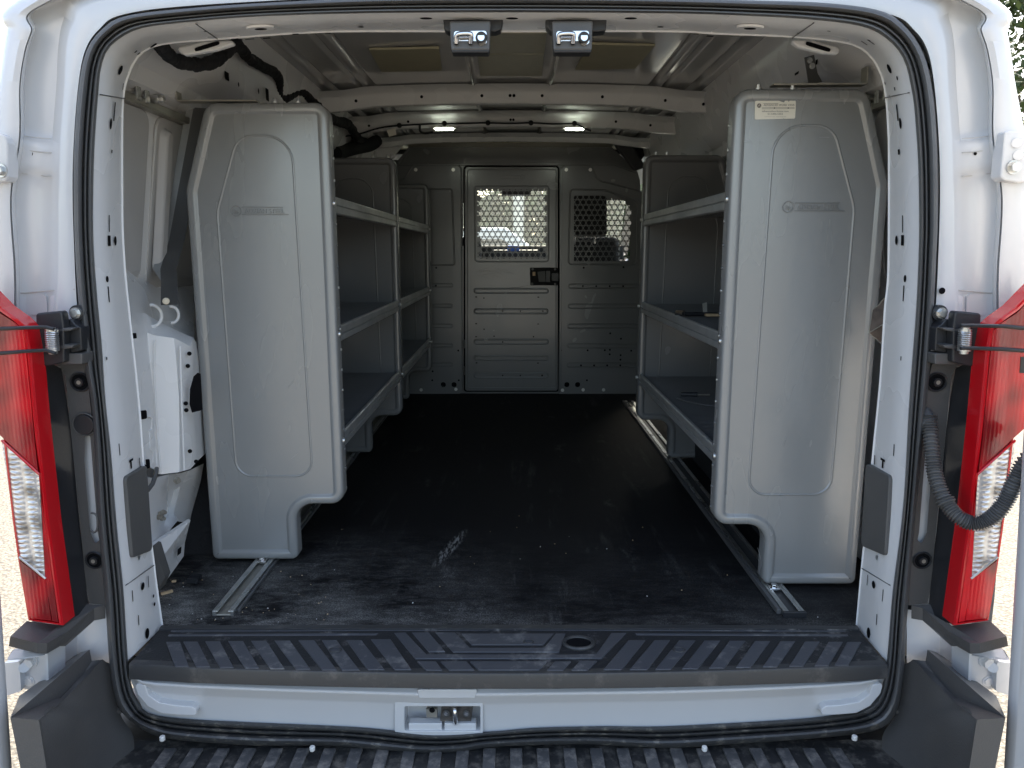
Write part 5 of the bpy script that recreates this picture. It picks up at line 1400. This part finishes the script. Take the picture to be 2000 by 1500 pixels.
# screws, screw holes
for (x, y) in ((463,90),(672,90),(1303,90),(1437,90),(493,1318),(687,1315),(1282,1320),(1397,1318),(1511,1318),(1735,275),(1737,403)): mb = MB(); mb.hexbolt(at(650 + x / 2.857, 300 + y / 2.857, YP - .009), (0, -1, 0), .007, 'zinc', .006); mb.build("panel_screw", part)
mb = MB()
for (x, y) in ((577,637),(575,737),(700,1099),(557,1215),(555,1265),(703,1265),(1400,637),(1622,634),(1395,740),(1470,740),(1545,740),(1620,740),(1548,1003),(1608,1033),(1273,1098),(1422,1098),(1518,1097),(1546,1095),(1545,1120),(1606,1125),(1605,1150),(1665,1100),(1385,1182),(1458,1182),(1531,1182),(1604,1182),(1270,1265),(1418,1265)):
    mb.disc(at(650 + x / 2.857, 300 + y / 2.857, YP - .0145), (0, -1, 0), .0055, 'dark', seg=12)
mb.build("mounting_hole", part)

# ================================================================== LOOSE THINGS
def thing(mb, name, label, cat, group=None, bevel=0.0): return tag(mb.build(name, bevel=bevel), label, cat, group)
mb = MB(); c = atz(380, 1130, .008)
for k in range(4): mb.box(c + Vector((0, -.012 + k * .008, 0)), (.026, .003, .012), 'blackp')
mb.box(c + Vector((.010, 0, -.004)), (.006, .03, .006), 'blackp'); thing(mb, "plastic_clip", "small black ribbed plastic clip lying on the mat at the left", "clip")
mb = MB(); c = atz(326, 1157, .004); mb.box(c, (.026, .008, .005), 'wood', Matrix.Rotation(R(40), 3, 'Z')); thing(mb, "wood_chip", "longer pale wood chip on the mat by the left pillar foot", "wood chip", "wood chips on the mat")
mb = MB(); c = atz(340, 1135, .003); mb.box(c, (.010, .006, .004), 'wood', Matrix.Rotation(R(10), 3, 'Z')); thing(mb, "wood_chip", "tiny wood chip on the mat next to the black clip", "wood chip", "wood chips on the mat")
mb = MB()
rng_ = random.Random(5)
for k in range(70):
    u = rng_.uniform(330, 640) if k < 45 else rng_.uniform(640, 1640); v = rng_.uniform(1110, 1215) if k < 45 else rng_.uniform(1000, 1212)
    p = atz(u, v, .0015); r = rng_.uniform(.0006, .0016)
    mb.box(p, (r * 2, r * 1.4, r), 'wood' if k % 3 else 'whitepl', Matrix.Rotation(rng_.uniform(0, 3), 3, 'Z'))
tag(mb.build("grit"), "scattered grit and crumbs on the black mat", "grit", kind="stuff")
zs = .622 - .006
mb = MB(); p0 = atz(1322, 612, zs + .01); p1 = atz(1336, 613, zs + .01); mb.cyl(p0, p1, .011, 'chrome', 14); mb.cyl(p1, p1 + Vector((.10, .01, -.002)), .006, 'blackp', 10)
thing(mb, "chrome_fitting", "chrome tipped black tool on the right middle shelf", "tool")
mb = MB(); p0 = atz(1392, 618, zs + .006); mb.box(p0 + Vector((0, 0, .004)), (.045, .02, .008), 'wood'); mb.cyl(p0 + Vector((.02, 0, .004)), p0 + Vector((.05, 0, .004)), .009, 'wood', 10)
thing(mb, "wooden_peg", "pale wooden peg on the right middle shelf by the end panel", "peg", bevel=.003)
mb = MB(); p0 = atz(1374, 612, zs + .003); mb.prism([p0, p0 + Vector((.012, 0, .004)), p0 + Vector((.010, .004, .034)), p0 + Vector((-.004, .004, .030))], (0, .003, 0), 'galv')
thing(mb, "metal_tab", "small bent metal tab standing on the right middle shelf", "metal tab")
zs = .347 - .006
mb = MB(); p0 = atz(1330, 770, zs + .006); p1 = atz(1362, 771, zs + .006); p2 = atz(1386, 771, zs + .006); mb.cyl(p0, p1, .009, 'blackp', 12); mb.cyl(p1, p2, .003, 'zinc', 8)
thing(mb, "screwdriver", "black handled screwdriver on the right bottom shelf", "screwdriver")
mb = MB(); mb.tube(catmull([atz(1320, 778, zs + .004), atz(1345, 785, zs + .004), atz(1375, 791, zs + .004), atz(1396, 793, zs + .004)], 6), .003, 'rubber', 8)
thing(mb, "black_cable", "thin black cable lying across the right bottom shelf", "cable")
mb = MB()
q = [at(1704,606,1.665), at(1716,596,1.65), at(1727,582,1.64), at(1727,632,1.64), at(1716,640,1.65), at(1697,650,1.66)]
mb.add(q, [(0, 1, 2, 3, 4, 5)], 'brown'); q2 = [at(1697,651,1.66), at(1716,640.5,1.65), at(1724,634,1.642), at(1721,671,1.655), at(1711,662,1.66)]
mb.add(q2, [(0, 1, 2, 3, 4)], 'brown')
mb.tube([q[0], q[1], q[2]], .0012, 'galv', 6); mb.tube([q[0], q[5], q2[4], q2[3]], .0012, 'galv', 6); mb.tube([q[5], q[3]], .001, 'galv', 6)
thing(mb, "tarp_fold", "brown folded tarp edge sticking out beside the right end panel", "tarp")

# ================================================================== BEYOND THE VAN
def tree_mesh(seed, H, Rr, base, n=5200, leaf=.16):
    rnd = random.Random(seed); mb = MB(); k = mb.mi('leaf')
    clumps = []
    for i in range(46):
        a = rnd.uniform(0, 6.283); zz = rnd.uniform(base, H); f = math.sin(math.pi * min(1, max(.12, (zz - base) / (H - base) * .85 + .12)))
        rad = Rr * f * math.sqrt(rnd.random()) ; clumps.append((Vector((rad * math.cos(a), rad * math.sin(a), zz)), rnd.uniform(.35, .9) * Rr * .42))
    for i in range(n):
        c, r = rnd.choice(clumps)
        d = Vector((rnd.gauss(0, 1), rnd.gauss(0, 1), rnd.gauss(0, .75))).normalized() * r * rnd.uniform(.5, 1.05)
        p = c + d; q = Vector((rnd.gauss(0, 1), rnd.gauss(0, 1), rnd.gauss(0, 1))).normalized(); t = q.orthogonal().normalized(); b = q.cross(t); l = leaf * rnd.uniform(.6, 1.3)
        mb.add([p - t * l, p - b * l * .5, p + t * l, p + b * l * .5], [(0, 1, 2, 3)], 'leaf')
    return mb, clumps
def trunk_mesh(seed, H, r, clumps):
    rnd = random.Random(seed); mb = MB()
    path = [Vector((rnd.uniform(-.1, .1) * i, rnd.uniform(-.1, .1) * i, H * .8 * i / 6)) for i in range(7)]
    mb.tube(path, r, 'bark', 8, rf=lambda i, n: r * (1.1 - .9 * i / n))
    for c, rr_ in clumps[:14]:
        j = min(5, max(1, int(c.z / (H * .8) * 6) - 1)); mb.tube([path[j], (path[j] + c) / 2 + Vector((0, 0, .2)), c], r * .2, 'bark', 5)
    return mb
def place(root, kids, loc, label, group, rot=0, sc_=1.0):
    r = root.copy(); sc.collection.objects.link(r); r.location = loc; r["label"] = label; r.rotation_euler = (0, 0, rot); r.scale = (sc_,) * 3
    for kk in kids:
        c = kk.copy(); sc.collection.objects.link(c); c.parent = r; c.location = kk.location
    return r
tgroup = "trees behind the parking area"
t0 = empty("leafy_tree", (0, 0, 0), "", "tree", tgroup)
cm, cl = tree_mesh(11, 11, 3.4, 1.6); crown = cm.build("crown", t0, merge=False, recalc=False); tk = trunk_mesh(2, 11, .22, cl).build("trunk", t0)
t0.location = (26.6, 40, GZ); t0.scale = (1.5, 1.5, 1.5); t0["label"] = "tall green tree seen right of the van's top right corner"
place(t0, (crown, tk), (-28.0, 40, GZ), "green tree just showing at the top left edge of the photo", tgroup, 1.2, 1.15)
place(t0, (crown, tk), (36, 50, GZ), "more distant tree behind the tall one at the top right", tgroup, 2.2, 1.6)
for i, (x, y, s_, lb) in enumerate([(-2.6, 21, .8, "tree ahead of the cab, left in the door grille"), (2.2, 22, .85, "tree ahead of the cab, right in the door grille"), (6.6, 21, .8, "tree ahead of the cab through the right window grille"), (-6.5, 22, .85, "tree ahead of the cab left of the door grille, mostly hidden by the partition"), (11.5, 24, .9, "tree ahead right of the cab, past the right window grille")]):
    place(t0, (crown, tk), (x, y, GZ), lb, tgroup, i * 1.3, s_)
# pale lamp pole and a parked white car ahead
mb = MB(); mb.cyl((.15, 18, GZ), (.15, 18, 6.5), .13, 'paper', 14); mb.box((.15, 17.6, 6.4), (.3, 1.2, .15), 'galv'); tag(mb.build("lamp_post"), "pale cream lamp post in the middle of the door grille", "lamp post")
mb = MB()
carp = [(-2.2, .4), (-2.25, 1.1), (-2.1, 1.3), (-1.8, 1.85), (-1.5, 1.93), (.5, 1.93), (1.3, 1.35), (2.2, 1.2), (2.35, .8), (2.3, .4)]
mb.loft([[Vector((x, y, z)) for x, z in carp] for y in (-.85, .85)], 'white', smooth=False)
for y in (-.85, .85): mb.add([Vector((x, y, z)) for x, z in carp], [list(range(len(carp)))], 'white')
car = empty("parked_car", (0, 13.5, GZ), "white parked car seen low through the door grille", "car")
body = MB(); body.v = [v + Vector((-.6, 13.5, GZ)) for v in mb.v]; body.f, body.fm, body.fs, body.mats = mb.f, mb.fm, mb.fs, mb.mats; body.build("body", car, bevel=.06, bseg=3)
w_ = MB(); w_.add([Vector((-.6 + x, 12.645, GZ + z)) for x, z in ((-1.95, 1.3), (-1.65, 1.72), (.42, 1.74), (1.1, 1.3))], [(0, 1, 2, 3)], 'blackp'); w_.build("window", car)
for x in (-2.0, .8):
    w_ = MB(); w_.cyl((x, 12.62, GZ + .33), (x, 12.85, GZ + .33), .33, 'rubber', 24); w_.cyl((x, 12.61, GZ + .33), (x, 12.63, GZ + .33), .2, 'zinc', 16); w_.build("wheel", car)

# hedge closing the view ahead
rnd = random.Random(21); mb = MB()
for i in range(26000):
    x = rnd.uniform(-11, 15); h_ = 3.4 + .5 * math.sin(x * .9) + .3 * math.sin(x * 2.3)
    y = 18.6 + abs(rnd.gauss(0, .8)); z = rnd.uniform(0, h_) ** 1.0
    p_ = Vector((x, y, GZ + z)); q_ = Vector((rnd.gauss(0, 1), rnd.gauss(0, 1), rnd.gauss(0, 1))).normalized(); t_ = q_.orthogonal().normalized(); b_ = q_.cross(t_); l = .19 * rnd.uniform(.6, 1.3)
    mb.add([p_ - t_ * l, p_ - b_ * l * .5, p_ + t_ * l, p_ + b_ * l * .5], [(0, 1, 2, 3)], 'leaf')
tag(mb.build("hedge", merge=False, recalc=False), "tall leafy green hedge ahead of the van, seen through the grilles", "hedge")
